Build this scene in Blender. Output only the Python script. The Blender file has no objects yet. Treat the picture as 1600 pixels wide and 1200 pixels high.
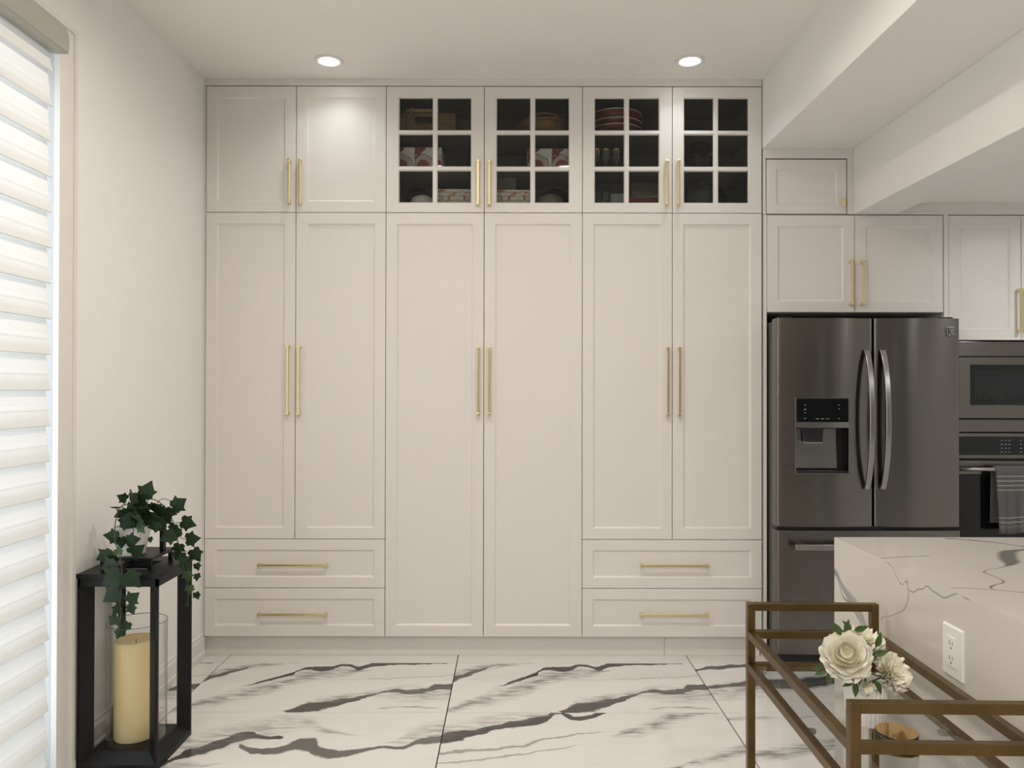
import bpy, bmesh, math, random
from mathutils import Vector, Matrix, Euler

# ------------------------------------------------------------------ scene, camera, sky, exposure
S = bpy.context.scene
C = S.collection
R = math.radians
EYE = 1.405                      # camera height (m)
FPX = 1200.0                     # focal length for a 1600 px wide frame
PITCH = R(0.40)
cam_d = bpy.data.cameras.new('camera')
cam_d.sensor_width = 36.0
cam_d.lens = 36.0 * FPX / 1600.0
cam_d.clip_start = 0.05
cam = bpy.data.objects.new('camera', cam_d)
C.objects.link(cam)
cam.matrix_world = Matrix.Translation((-0.003, 0, EYE)) @ Matrix.Rotation(R(90) + PITCH, 4, 'X') @ Matrix.Rotation(R(0.10), 4, 'Z')
S.camera = cam

world = bpy.data.worlds.new('daylight')
S.world = world
world.use_nodes = True
bg = world.node_tree.nodes['Background']
bg.inputs[0].default_value = (0.90, 0.95, 1.0, 1)
bg.inputs[1].default_value = 1.9

S.view_settings.view_transform = 'Standard'
S.view_settings.look = 'None'
S.view_settings.gamma = 1.0
S.view_settings.use_curve_mapping = False
S.view_settings.exposure = 0.62
ROW_W = 0.60                      # the two dimmed downlights over the cabinets
LAMP_W = 9.0                     # unseen living-side downlights, added to light the room
KITCHEN_W = 4.9

# surveying helpers: where the sight line through a picture point meets a real plane of the room
def _dir(px, py):
    x, y = (px - 799.0) / FPX, -(py - 600.0) / FPX
    c, s = math.cos(PITCH), math.sin(PITCH)
    return Vector((x, c - y * s, s + y * c))
def atY(px, py, Y):
    d = _dir(px, py)
    t = Y / d.y
    return Vector((d.x * t, Y, EYE + d.z * t))
def atZ(px, py, z):
    d = _dir(px, py)
    t = (z - EYE) / d.z
    return Vector((d.x * t, d.y * t, z))
def atX(px, py, X):
    d = _dir(px, py)
    t = X / d.x
    return Vector((X, d.y * t, EYE + d.z * t))

# ------------------------------------------------------------------ materials
MATS = {}
def mat(name, color, rough=0.5, metal=0.0, spec=0.5, coat=0.0, noise=None, bump=None, emit=None, trans=0.0, sheen=0.0):
    m = bpy.data.materials.new(name); m.use_nodes = True
    nt = m.node_tree; b = nt.nodes['Principled BSDF']
    b.inputs['Base Color'].default_value = (*color, 1)
    b.inputs['Roughness'].default_value = rough
    b.inputs['Metallic'].default_value = metal
    b.inputs['Specular IOR Level'].default_value = spec
    b.inputs['Coat Weight'].default_value = coat
    b.inputs['Transmission Weight'].default_value = trans
    b.inputs['Sheen Weight'].default_value = sheen
    if emit:
        b.inputs['Emission Color'].default_value = (*emit[0], 1)
        b.inputs['Emission Strength'].default_value = emit[1]
    tc = None
    def coords(scale):
        t = nt.nodes.new('ShaderNodeTexCoord'); mp = nt.nodes.new('ShaderNodeMapping')
        mp.inputs['Scale'].default_value = scale
        nt.links.new(t.outputs['Object'], mp.inputs[0])
        return mp.outputs[0]
    if noise:                       # (scale xyz, amount, detail)
        n = nt.nodes.new('ShaderNodeTexNoise'); n.inputs['Scale'].default_value = 1.0
        n.inputs['Detail'].default_value = noise[2]
        nt.links.new(coords(noise[0]), n.inputs['Vector'])
        mx = nt.nodes.new('ShaderNodeMix'); mx.data_type = 'RGBA'
        a = noise[1]
        mx.inputs[6].default_value = (*[c * (1 - a) for c in color], 1)
        mx.inputs[7].default_value = (*[min(1, c * (1 + a)) for c in color], 1)
        nt.links.new(n.outputs['Fac'], mx.inputs[0])
        nt.links.new(mx.outputs[2], b.inputs['Base Color'])
    if bump:                        # (scale xyz, strength, distance)
        n = nt.nodes.new('ShaderNodeTexNoise'); n.inputs['Scale'].default_value = 1.0
        n.inputs['Detail'].default_value = 3
        nt.links.new(coords(bump[0]), n.inputs['Vector'])
        bp = nt.nodes.new('ShaderNodeBump'); bp.inputs['Strength'].default_value = bump[1]
        bp.inputs['Distance'].default_value = bump[2]
        nt.links.new(n.outputs['Fac'], bp.inputs['Height'])
        nt.links.new(bp.outputs[0], b.inputs['Normal'])
    MATS[name] = m
    return m

WALL = mat('wall_paint', (0.90, 0.89, 0.86), 0.42, noise=((3, 3, 3), 0.012, 2))
CEIL = mat('ceiling_paint', (0.93, 0.905, 0.865), 0.6, noise=((3, 3, 3), 0.012, 2))
TRIM = mat('trim_paint', (0.80, 0.775, 0.735), 0.35, noise=((6, 6, 6), 0.012, 2))
CAB = mat('cabinet_lacquer', (0.775, 0.745, 0.705), 0.36, noise=((5, 5, 5), 0.012, 2))
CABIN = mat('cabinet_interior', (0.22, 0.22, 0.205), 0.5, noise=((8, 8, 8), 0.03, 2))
GAP = mat('dark_gap', (0.04, 0.038, 0.035), 0.8, noise=((20, 20, 20), 0.1, 1))
GOLD = mat('brushed_gold', (0.82, 0.70, 0.42), 0.27, 1.0, noise=((60, 60, 60), 0.06, 2))
BRONZE = mat('antique_bronze', (0.155, 0.098, 0.042), 0.36, 0.9, noise=((18, 18, 18), 0.35, 4))
STEEL = mat('stainless_steel', (0.20, 0.187, 0.17), 0.22, 1.0, noise=((3, 3, 260), 0.05, 3), bump=((4, 4, 500), 0.035, 0.001))
STEELD = mat('steel_side', (0.16, 0.16, 0.15), 0.45, 0.6, noise=((30, 30, 30), 0.08, 2))
STEELH = mat('steel_handle', (0.38, 0.365, 0.35), 0.24, 1.0, noise=((3, 3, 200), 0.05, 2))
BLACKGL = mat('black_glass', (0.006, 0.007, 0.008), 0.06, noise=((20, 20, 20), 0.1, 1))
BLACKPL = mat('black_plastic', (0.012, 0.012, 0.013), 0.35, noise=((40, 40, 40), 0.15, 2))
BLACKWD = mat('black_painted_wood', (0.0045, 0.0048, 0.0058), 0.45, spec=0.3, noise=((12, 12, 60), 0.2, 3))
PRINT = mat('pale_print', (0.35, 0.36, 0.36), 0.5, noise=((60, 60, 60), 0.1, 1))
WHITEPL = mat('white_plastic', (0.84, 0.82, 0.78), 0.35, noise=((10, 10, 10), 0.01, 1))
CERAMIC = mat('white_ceramic', (0.84, 0.81, 0.77), 0.3, noise=((12, 12, 12), 0.02, 2))
SOIL = mat('dark_soil', (0.02, 0.016, 0.012), 0.95, noise=((120, 120, 120), 0.5, 3), bump=((200, 200, 200), 0.6, 0.004))
LEAF = mat('ivy_leaf', (0.010, 0.030, 0.008), 0.45, spec=0.3, noise=((40, 40, 40), 0.45, 3))
LEAFY = mat('fresh_leaf', (0.055, 0.10, 0.02), 0.45, noise=((40, 40, 40), 0.4, 3))
STEMM = mat('ivy_stem', (0.035, 0.045, 0.02), 0.6, noise=((60, 60, 60), 0.3, 2))
WAX = mat('candle_wax', (0.80, 0.63, 0.34), 0.45, noise=((14, 14, 5), 0.10, 4))
WAX.node_tree.nodes['Principled BSDF'].inputs['Subsurface Weight'].default_value = 0.15
WAX.node_tree.nodes['Principled BSDF'].inputs['Subsurface Radius'].default_value = (0.02, 0.012, 0.005)
WICKER = mat('woven_wicker', (0.30, 0.19, 0.09), 0.7, noise=((70, 70, 90), 0.75, 2), bump=((90, 90, 90), 0.8, 0.006))
REED = mat('woven_reed', (0.38, 0.21, 0.08), 0.6, noise=((110, 110, 14), 0.75, 2), bump=((130, 130, 16), 0.8, 0.005))
WOOD = mat('light_wood', (0.55, 0.34, 0.16), 0.5, noise=((8, 60, 60), 0.2, 3))
RED = mat('red_glaze', (0.20, 0.018, 0.02), 0.18, noise=((20, 20, 20), 0.2, 2))
RIM = mat('cream_rim', (0.80, 0.74, 0.66), 0.3, noise=((20, 20, 20), 0.03, 2))
DARKPOT = mat('dark_enamel', (0.015, 0.015, 0.017), 0.2, noise=((20, 20, 20), 0.2, 2))
GREYBOX = mat('grey_carton', (0.30, 0.30, 0.29), 0.7, noise=((30, 30, 30), 0.35, 4))
GREENB = mat('olive_glaze', (0.22, 0.23, 0.16), 0.35, noise=((20, 20, 20), 0.15, 2))
CHROME = mat('chrome', (0.62, 0.61, 0.60), 0.15, 1.0, noise=((20, 20, 20), 0.03, 1))
RAILG = mat('headrail_grey', (0.42, 0.41, 0.36), 0.35, 0.25, noise=((5, 40, 5), 0.03, 2))

for nm in ('stainless_steel',):
    nt = MATS[nm].node_tree; b = nt.nodes['Principled BSDF']
    b.inputs['Anisotropic'].default_value = 0.85; b.inputs['Anisotropic Rotation'].default_value = 0.25
    tg = nt.nodes.new('ShaderNodeTangent'); tg.direction_type = 'RADIAL'; tg.axis = 'Z'
    nt.links.new(tg.outputs[0], b.inputs['Tangent'])

def glass_thin(name, tint, refl=0.08, rough=0.02):
    m = bpy.data.materials.new(name); m.use_nodes = True
    nt = m.node_tree; nt.nodes.clear()
    o = nt.nodes.new('ShaderNodeOutputMaterial'); mx = nt.nodes.new('ShaderNodeMixShader')
    t = nt.nodes.new('ShaderNodeBsdfTransparent'); g = nt.nodes.new('ShaderNodeBsdfGlossy')
    n = nt.nodes.new('ShaderNodeTexNoise'); n.inputs['Scale'].default_value = 4
    rp = nt.nodes.new('ShaderNodeMix'); rp.data_type = 'RGBA'
    rp.inputs[6].default_value = (*[c * 0.98 for c in tint], 1); rp.inputs[7].default_value = (*tint, 1)
    nt.links.new(n.outputs['Fac'], rp.inputs[0]); nt.links.new(rp.outputs[2], t.inputs[0])
    g.inputs['Roughness'].default_value = rough
    fr = nt.nodes.new('ShaderNodeLayerWeight'); fr.inputs[0].default_value = 0.5
    pw = nt.nodes.new('ShaderNodeMath'); pw.operation = 'POWER'; pw.inputs[1].default_value = 4.0
    ml = nt.nodes.new('ShaderNodeMath'); ml.operation = 'MULTIPLY_ADD'; ml.inputs[1].default_value = 0.7; ml.inputs[2].default_value = refl
    nt.links.new(fr.outputs['Facing'], pw.inputs[0]); nt.links.new(pw.outputs[0], ml.inputs[0]); nt.links.new(ml.outputs[0], mx.inputs[0])
    nt.links.new(t.outputs[0], mx.inputs[1]); nt.links.new(g.outputs[0], mx.inputs[2])
    nt.links.new(mx.outputs[0], o.inputs[0])
    MATS[name] = m
    return m
PANEG = glass_thin('smoked_pane', (0.80, 0.81, 0.79), 0.025)
CLEARG = glass_thin('clear_glass', (0.98, 0.985, 0.98), 0.012)
SHELFG = glass_thin('shelf_glass', (0.94, 0.955, 0.95), 0.04)
WINDG = glass_thin('window_glass', (0.95, 0.97, 0.98), 0.03)
CRYSTAL = mat('cut_crystal', (0.9, 0.9, 0.9), 0.05, trans=0.9, bump=((260, 260, 260), 0.9, 0.004), noise=((90, 90, 90), 0.2, 1))

def fabric_blind():
    m = bpy.data.materials.new('blind_fabric'); m.use_nodes = True
    nt = m.node_tree; nt.nodes.clear()
    o = nt.nodes.new('ShaderNodeOutputMaterial'); mx = nt.nodes.new('ShaderNodeMixShader')
    d = nt.nodes.new('ShaderNodeBsdfDiffuse'); t = nt.nodes.new('ShaderNodeBsdfTranslucent')
    tc = nt.nodes.new('ShaderNodeTexCoord'); n = nt.nodes.new('ShaderNodeTexNoise')
    n.inputs['Scale'].default_value = 300
    nt.links.new(tc.outputs['Object'], n.inputs['Vector'])
    cm = nt.nodes.new('ShaderNodeMix'); cm.data_type = 'RGBA'
    cm.inputs[6].default_value = (0.84, 0.85, 0.84, 1); cm.inputs[7].default_value = (0.90, 0.91, 0.90, 1)
    nt.links.new(n.outputs['Fac'], cm.inputs[0])
    nt.links.new(cm.outputs[2], d.inputs[0]); nt.links.new(cm.outputs[2], t.inputs[0])
    mx.inputs[0].default_value = 0.17
    nt.links.new(d.outputs[0], mx.inputs[1]); nt.links.new(t.outputs[0], mx.inputs[2])
    nt.links.new(mx.outputs[0], o.inputs[0])
    return m
BLIND = fabric_blind()

def petal_mat(name, ca, cb):
    m = mat(name, ca, 0.55)
    nt = m.node_tree; b = nt.nodes['Principled BSDF']
    b.inputs['Subsurface Weight'].default_value = 0.1
    b.inputs['Subsurface Radius'].default_value = (0.01, 0.009, 0.006)
    u = nt.nodes.new('ShaderNodeUVMap'); sp = nt.nodes.new('ShaderNodeSeparateXYZ')
    nt.links.new(u.outputs[0], sp.inputs[0])
    mx = nt.nodes.new('ShaderNodeMix'); mx.data_type = 'RGBA'
    mx.inputs[6].default_value = (*cb, 1); mx.inputs[7].default_value = (*ca, 1)
    nt.links.new(sp.outputs[1], mx.inputs[0]); nt.links.new(mx.outputs[2], b.inputs['Base Color'])
    return m
PETAL = petal_mat('white_petal', (0.90, 0.87, 0.77), (0.84, 0.81, 0.45))

# --- printed / veined stone: veins are drawn as curves v = f(u) across the slab
class NT:
    def __init__(s, m): s.nt = m.node_tree; s.n = s.nt.nodes; s.l = s.nt.links
    def math(s, op, a, b=None, clamp=False):
        n = s.n.new('ShaderNodeMath'); n.operation = op; n.use_clamp = clamp
        for i, v in enumerate((a, b)):
            if v is None: continue
            if isinstance(v, (int, float)): n.inputs[i].default_value = v
            else: s.l.new(v, n.inputs[i])
        return n.outputs[0]
    def curve(s, x, pts):
        n = s.n.new('ShaderNodeFloatCurve'); c = n.mapping.curves[0]
        pts = sorted(pts)
        while len(c.points) < len(pts): c.points.new(0.5, 0.5)
        for p, q in zip(c.points, pts): p.location = q; p.handle_type = 'AUTO_CLAMPED'
        n.mapping.update(); s.l.new(x, n.inputs['Value'])
        return n.outputs[0]
    def mix(s, f, a, b):
        n = s.n.new('ShaderNodeMix'); n.data_type = 'RGBA'
        s.l.new(f, n.inputs[0]) if not isinstance(f, float) else None
        for i, v in ((6, a), (7, b)):
            if isinstance(v, tuple): n.inputs[i].default_value = (*v, 1)
            else: s.l.new(v, n.inputs[i])
        return n.outputs[2]

def stone(name, base, uv_axes, veins, rough, seed=0.0, faint=0.06, wobble=0.03, stretch=(1, 1), spec=0.5):
    """uv_axes: two (axis index, offset, length); veins: (points[(u,v,halfwidth)], colour, softness, opacity, swap)"""
    m = bpy.data.materials.new(name); m.use_nodes = True
    k = NT(m); b = k.n['Principled BSDF']
    tc = k.n.new('ShaderNodeTexCoord'); sp = k.n.new('ShaderNodeSeparateXYZ')
    k.l.new(tc.outputs['Object'], sp.inputs[0])
    U, V = [k.math('DIVIDE', k.math('SUBTRACT', sp.outputs[a], o), L) for a, o, L in uv_axes]
    cmb = k.n.new('ShaderNodeCombineXYZ'); k.l.new(U, cmb.inputs[0]); k.l.new(V, cmb.inputs[1]); cmb.inputs[2].default_value = seed
    def noise(scale, detail, sx=1.0, sy=1.0, dz=0.0):
        mp = k.n.new('ShaderNodeMapping'); mp.inputs['Scale'].default_value = (sx, sy, 1); mp.inputs['Location'].default_value = (0, 0, dz)
        k.l.new(cmb.outputs[0], mp.inputs[0])
        n = k.n.new('ShaderNodeTexNoise'); n.inputs['Scale'].default_value = scale; n.inputs['Detail'].default_value = detail
        k.l.new(mp.outputs[0], n.inputs['Vector'])
        return n.outputs['Fac']
    wob = k.math('MULTIPLY', k.math('SUBTRACT', noise(8, 8, *stretch), 0.5), wobble * 2)
    wob2 = k.math('MULTIPLY', k.math('SUBTRACT', noise(9, 5, *stretch, dz=7.3), 0.5), wobble)
    grain = noise(7, 7, stretch[0], stretch[1] * 5, dz=3.1)
    cloud = k.math('MULTIPLY', k.math('SUBTRACT', noise(3, 6, stretch[0], stretch[1] * 2, dz=1.7), 0.5, True), faint * 6, True)
    col = k.mix(cloud, base, tuple(c * 0.62 for c in base))
    for pts, vc, soft, op, swap in veins:
        u = k.math('ADD', V if swap else U, wob2); v = k.math('ADD', U if swap else V, wob)
        f = k.curve(u, [(p[0], p[1]) for p in pts])
        w = k.math('DIVIDE', k.curve(u, [(p[0], p[2] * 5) for p in pts]), 5.0)
        d = k.math('ABSOLUTE', k.math('SUBTRACT', v, f))
        mk = k.math('DIVIDE', k.math('SUBTRACT', w, d), k.math('ADD', k.math('MULTIPLY', w, soft), 0.002), True)
        if soft > 0.5:
            g = k.math('MULTIPLY', k.math('SUBTRACT', grain, 0.34), 3.2, True)
            mk = k.math('MULTIPLY', mk, g)
        mk = k.math('MULTIPLY', mk, op)
        col = k.mix(mk, col, vc)
    k.l.new(col, b.inputs['Base Color'])
    b.inputs['Roughness'].default_value = rough
    b.inputs['Specular IOR Level'].default_value = spec
    return m

# ------------------------------------------------------------------ mesh helpers
class MB:
    def __init__(s): s.v = []; s.f = []; s.uv = None
    def add(s, vs, fs):
        o = len(s.v); s.v += [Vector(p) for p in vs]; s.f += [tuple(i + o for i in f) for f in fs]
        return s
    def box(s, x0, x1, y0, y1, z0, z1):
        vs = [(x, y, z) for z in (z0, z1) for y in (y0, y1) for x in (x0, x1)]
        return s.add(vs, [(0, 2, 3, 1), (4, 5, 7, 6), (0, 1, 5, 4), (2, 6, 7, 3), (0, 4, 6, 2), (1, 3, 7, 5)])
    def frustum(s, b, t):            # two rectangles (x0,x1,y0,y1,z)
        vs = [(b[0], b[2], b[4]), (b[1], b[2], b[4]), (b[1], b[3], b[4]), (b[0], b[3], b[4]),
              (t[0], t[2], t[4]), (t[1], t[2], t[4]), (t[1], t[3], t[4]), (t[0], t[3], t[4])]
        return s.add(vs, [(3, 2, 1, 0), (4, 5, 6, 7), (0, 1, 5, 4), (1, 2, 6, 5), (2, 3, 7, 6), (3, 0, 4, 7)])
    def prism(s, poly, axis, a, b):  # polygon extruded along an axis; poly gives the other two coordinates in order
        def P(p, q):
            l = list(p); l.insert(axis, q); return tuple(l)
        n = len(poly)
        vs = [P(p, a) for p in poly] + [P(p, b) for p in poly]
        fs = [tuple(range(n - 1, -1, -1)), tuple(range(n, 2 * n))] + [(i, (i + 1) % n, (i + 1) % n + n, i + n) for i in range(n)]
        return s.add(vs, fs)
    def tube(s, pts, r, seg=8, cap=True, square=False, up=None):
        pts = [Vector(p) for p in pts]; rs = r if isinstance(r, (list, tuple)) else [r] * len(pts)
        rings = []; prev = None
        for i, p in enumerate(pts):
            t = (pts[min(i + 1, len(pts) - 1)] - pts[max(i - 1, 0)]).normalized()
            if prev is None:
                a = Vector(up) if up else (Vector((0, 0, 1)) if abs(t.z) < 0.9 else Vector((1, 0, 0)))
            else: a = prev
            n = (a - t * a.dot(t)).normalized(); prev = n; bn = t.cross(n)
            if square: rings.append([p + (n * math.cos(q) + bn * math.sin(q)) * rs[i] * 1.41421 for q in [math.pi / 4 + k * math.pi / 2 for k in range(4)]])
            else: rings.append([p + (n * math.cos(k * 2 * math.pi / seg) + bn * math.sin(k * 2 * math.pi / seg)) * rs[i] for k in range(seg)])
        m = len(rings[0]); vs = [q for rg in rings for q in rg]; fs = []
        for i in range(len(rings) - 1):
            for j in range(m): fs.append((i * m + j, i * m + (j + 1) % m, (i + 1) * m + (j + 1) % m, (i + 1) * m + j))
        if cap: fs += [tuple(range(m - 1, -1, -1)), tuple(range((len(rings) - 1) * m, len(rings) * m))]
        return s.add(vs, fs)
    def lathe(s, prof, c, seg=32, mod=None, sx=1.0, sy=1.0):   # prof (r,z); mod(theta,i)->radius factor
        vs = []; fs = []
        for i, (r, z) in enumerate(prof):
            for j in range(seg):
                t = j * 2 * math.pi / seg; q = r * (mod(t, i) if mod else 1)
                vs.append((c[0] + q * math.cos(t) * sx, c[1] + q * math.sin(t) * sy, c[2] + z))
        for i in range(len(prof) - 1):
            for j in range(seg): fs.append((i * seg + j, i * seg + (j + 1) % seg, (i + 1) * seg + (j + 1) % seg, (i + 1) * seg + j))
        if prof[0][0] > 1e-6: fs.append(tuple(range(seg - 1, -1, -1)))
        if prof[-1][0] > 1e-6: fs.append(tuple(range((len(prof) - 1) * seg, len(prof) * seg)))
        return s.add(vs, fs)
    def xf(s, M): s.v = [M @ p for p in s.v]; return s
    def mesh(s, name, off=(0, 0, 0), smooth=False, recalc=True):
        me = bpy.data.meshes.new(name); o = Vector(off)
        me.from_pydata([tuple(p - o) for p in s.v], [], s.f)
        if recalc:
            bm = bmesh.new(); bm.from_mesh(me); bmesh.ops.remove_doubles(bm, verts=bm.verts, dist=1e-6)
            bmesh.ops.recalc_face_normals(bm, faces=bm.faces); bm.to_mesh(me); bm.free()
        for p in me.polygons: p.use_smooth = smooth
        return me
    def build(s, name, m, parent=None, smooth=False, bevel=0.0, seg=2, recalc=True, auto=None):
        off = parent.matrix_world.translation if parent else Vector((0, 0, 0))
        if parent: off = worldloc(parent)
        o = bpy.data.objects.new(name, s.mesh(name, off, smooth, recalc)); C.objects.link(o)
        o.data.materials.append(m)
        if parent: o.parent = parent
        if bevel:
            b = o.modifiers.new('bevel', 'BEVEL'); b.width = bevel; b.segments = seg; b.limit_method = 'ANGLE'; b.angle_limit = R(40)
            b.harden_normals = False
        if auto:
            for e in o.data.polygons: e.use_smooth = True
            mark_sharp(o.data, auto)
        return o
def mark_sharp(me, deg):
    bm = bmesh.new(); bm.from_mesh(me)
    for e in bm.edges:
        if len(e.link_faces) == 2 and e.calc_face_angle(0) > R(deg): e.smooth = False
    bm.to_mesh(me); bm.free()
def worldloc(o):
    p = Vector((0, 0, 0))
    while o: p = p + o.location; o = o.parent
    return p
def tag(o, label=None, cat=None, group=None, kind=None):
    if label: o['label'] = label
    if cat: o['category'] = cat
    if group: o['group'] = group
    if kind: o['kind'] = kind
    return o
def thing(name, label, cat, loc, group=None, kind=None):
    o = bpy.data.objects.new(name, None); C.objects.link(o); o.location = loc; o.empty_display_size = 0.05
    return tag(o, label, cat, group, kind)
def struct(name, mb, m, label, bevel=0.0):
    o = mb.build(name, m, bevel=bevel); tag(o, label, name.split('_')[0], kind='structure'); return o

# ------------------------------------------------------------------ room dimensions
XW = -1.620                      # left wall
YB = 4.66                        # back wall
YR = -3.6                        # wall behind the camera
XR = 5.2
ZC = 3.035                       # living-side ceiling
YD = 4.020                       # cabinet door fronts
BX0, BX1, BX2 = 1.309, 1.786, 2.010
ZB1 = atY(1260, 231.5, YD).z     # underside of the wide beam
ZB2 = atY(1336, 334, YD).z       # underside of the low beam
ZK = atY(1500, 316, YD).z        # kitchen ceiling
def dx(px): return atY(px, 600, YD).x
def dz(py): return atY(799, py, YD).z

# ------------------------------------------------------------------ structure: walls, ceilings, beams
WY0, WY1, WZ1 = -0.60, 2.70, 2.60          # patio window opening in the left wall
QY0, QY1, QZ0, QZ1 = -3.2, -1.1, 0.5, 2.5   # opening for an unseen window added for extra daylight
b = MB(); b.box(XW - 0.16, XW, WY1, YB, 0, ZC); b.box(XW - 0.16, XW, WY0, WY1, WZ1, ZC); b.box(XW - 0.16, XW, QY1, WY0, 0, ZC); b.box(XW - 0.16, XW, YR, QY0, 0, ZC); b.box(XW - 0.16, XW, QY0, QY1, 0, QZ0); b.box(XW - 0.16, XW, QY0, QY1, QZ1, ZC)
struct('wall_left', b, WALL, 'white painted side wall with the patio window')
struct('wall_back', MB().box(XW - 0.16, XR, YB, YB + 0.12, 0, ZC), WALL, 'white wall behind the built-in cabinets')
struct('wall_rear', MB().box(XW - 0.16, XR, YR - 0.12, YR, 0, ZC), mat('reflection_dimming_paint', (0.16, 0.155, 0.15), 0.6, noise=((3, 3, 3), 0.03, 2)), 'unseen rear wall of the living room, coloured dark to dim reflections')  # dark tone invented so fridge, panes and floor reflect less light
struct('wall_right', MB().box(XR, XR + 0.12, YR, YB, 0, ZC), WALL, 'white wall at the end of the kitchen')
struct('ceiling', MB().box(XW - 0.16, BX0 + 0.05, YR, YB, ZC, ZC + 0.1), CEIL, 'flat white ceiling above the tall cabinets')
struct('trim_1', MB().box(BX0, BX1, YR, YB - 0.002, ZB1, ZC + 0.1), WALL, 'wide white boxed ceiling beam beside the tall cabinets', 0.003)
struct('trim_2', MB().box(BX1, BX2, YR, YB - 0.002, ZB2, ZC + 0.1), WALL, 'lower white boxed beam at the edge of the kitchen ceiling', 0.003)
struct('ceiling_kitchen', MB().box(BX2 - 0.02, XR, YR, YB - 0.001, ZK, ZK + 0.1), CEIL, 'lower white ceiling over the kitchen')

# baseboard with a stepped moulding
def baseboard(name, x, y0, y1, label):
    prof = [(x, 0), (x + 0.016, 0), (x + 0.016, 0.034), (x + 0.011, 0.042), (x + 0.011, 0.100), (x + 0.006, 0.112), (x + 0.006, 0.124), (x, 0.130)]
    o = MB().prism([(p[0], p[1]) for p in prof], 1, y0, y1).build(name, TRIM)
    tag(o, label, 'baseboard', kind='structure')
baseboard('baseboard_left', XW, 2.822, YD + .0055, 'white moulded baseboard along the side wall behind the lantern')

# floor: slab + marble-look porcelain tiles
struct_floor = struct('floor', MB().box(XW - 0.16, XR, YR, YB, -0.06, -0.004), mat('grout', (0.03, 0.03, 0.03), 0.8, noise=((30, 30, 30), 0.2, 2)),
                      'glossy floor of large white marble-look tiles with black veins')
TW, TH = 1.2025, 0.602
TX0, TY0 = -1.486, 3.950
DK = (0.022, 0.020, 0.019); GR = (0.20, 0.19, 0.18); G2 = (0.45, 0.43, 0.41)
WHT = (0.77, 0.75, 0.72)
AX = [(0, 0.0, TW), (1, 0.0, TH)]
veinsA = [
    ([(0.0, 0.03, 0.05), (0.147, 0.26, 0.10), (0.302, 0.50, 0.14), (0.386, 0.69, 0.12), (0.555, 0.80, 0.08), (0.70, 0.85, 0.0), (1, 0.9, 0)], GR, 0.9, 0.75, False),
    ([(0.0, 0.0, 0.0), (0.140, 0.40, 0.0), (0.22, 0.56, 0.02), (0.263, 0.633, 0.03), (0.338, 0.764, 0.025), (0.369, 0.87, 0.03), (0.439, 0.864, 0.04), (0.544, 0.946, 0.03), (0.595, 0.885, 0.045), (0.647, 0.96, 0.05), (0.824, 1.0, 0.03), (1, 1.0, 0)], DK, 0.25, 0.95, False),
    ([(0.0, 0.0, 0.0), (0.395, 0.0, 0.0), (0.42, 0.015, 0.02), (0.507, 0.10, 0.075), (0.58, 0.16, 0.075), (0.63, 0.225, 0.03), (0.70, 0.30, 0.022), (0.775, 0.40, 0.028), (0.841, 0.375, 0.035), (0.907, 0.42, 0.03), (0.94, 0.48, 0.055), (1.0, 0.49, 0.05)], DK, 0.25, 0.93, False),
    ([(0.0, 0.0, 0.0), (0.42, 0.10, 0.0), (0.50, 0.20, 0.05), (0.63, 0.29, 0.05), (0.775, 0.36, 0.10), (0.90, 0.34, 0.14), (1.0, 0.36, 0.12)], GR, 0.9, 0.6, False),
    ([(0.0, 0.62, 0.05), (0.06, 0.75, 0.05), (0.103, 0.83, 0.03), (0.2, 0.98, 0.0), (1, 1, 0)], DK, 0.4, 0.85, False),
    ([(0.0, 0.75, 0.06), (0.1, 0.88, 0.06), (0.25, 0.98, 0.03), (0.4, 1.0, 0.0), (1, 1, 0)], GR, 0.9, 0.6, False),
    ([(0, 0.6, 0), (0.6, 0.63, 0.006), (0.8, 0.66, 0.012), (1.0, 0.72, 0.01)], G2, 0.5, 0.7, False),
    ([(0, 0.05, 0), (0.7, 0.06, 0.0), (0.8, 0.09, 0.02), (0.9, 0.09, 0.02), (1.0, 0.02, 0.0)], GR, 0.9, 0.6, False)]
veinsB = [
    ([(0.0, 0.02, 0.02), (0.14, 0.225, 0.03), (0.2, 0.38, 0.055), (0.276, 0.50, 0.075), (0.345, 0.62, 0.06), (0.38, 0.60, 0.02), (0.454, 0.60, 0.02), (0.47, 0.6, 0.0), (1, 0.6, 0)], DK, 0.22, 0.95, False),
    ([(0.0, 0.45, 0), (0.33, 0.50, 0.0), (0.347, 0.476, 0.02), (0.426, 0.40, 0.03), (0.486, 0.42, 0.05), (0.55, 0.50, 0.075), (0.616, 0.40, 0.06), (0.671, 0.36, 0.045), (0.723, 0.39, 0.03), (0.807, 0.455, 0.018), (0.891, 0.476, 0.022), (0.92, 0.53, 0.035), (1.0, 0.60, 0.05)], (0.09, 0.085, 0.08), 0.25, 0.92, False),
    ([(0.0, 0.3, 0.08), (0.2, 0.52, 0.16), (0.38, 0.72, 0.16), (0.5, 0.82, 0.10), (0.6, 0.7, 0.04), (0.8, 0.6, 0.0), (1, 0.6, 0)], GR, 0.95, 0.5, False),
    ([(0, 0.1, 0.0), (0.8, 0.5, 0.0), (0.9, 0.62, 0.12), (1.0, 0.72, 0.14)], GR, 0.95, 0.55, False),
    ([(0, 0.12, 0.06), (0.2, 0.2, 0.05), (0.4, 0.24, 0.0), (1, 0.3, 0)], GR, 0.9, 0.45, False)]
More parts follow.
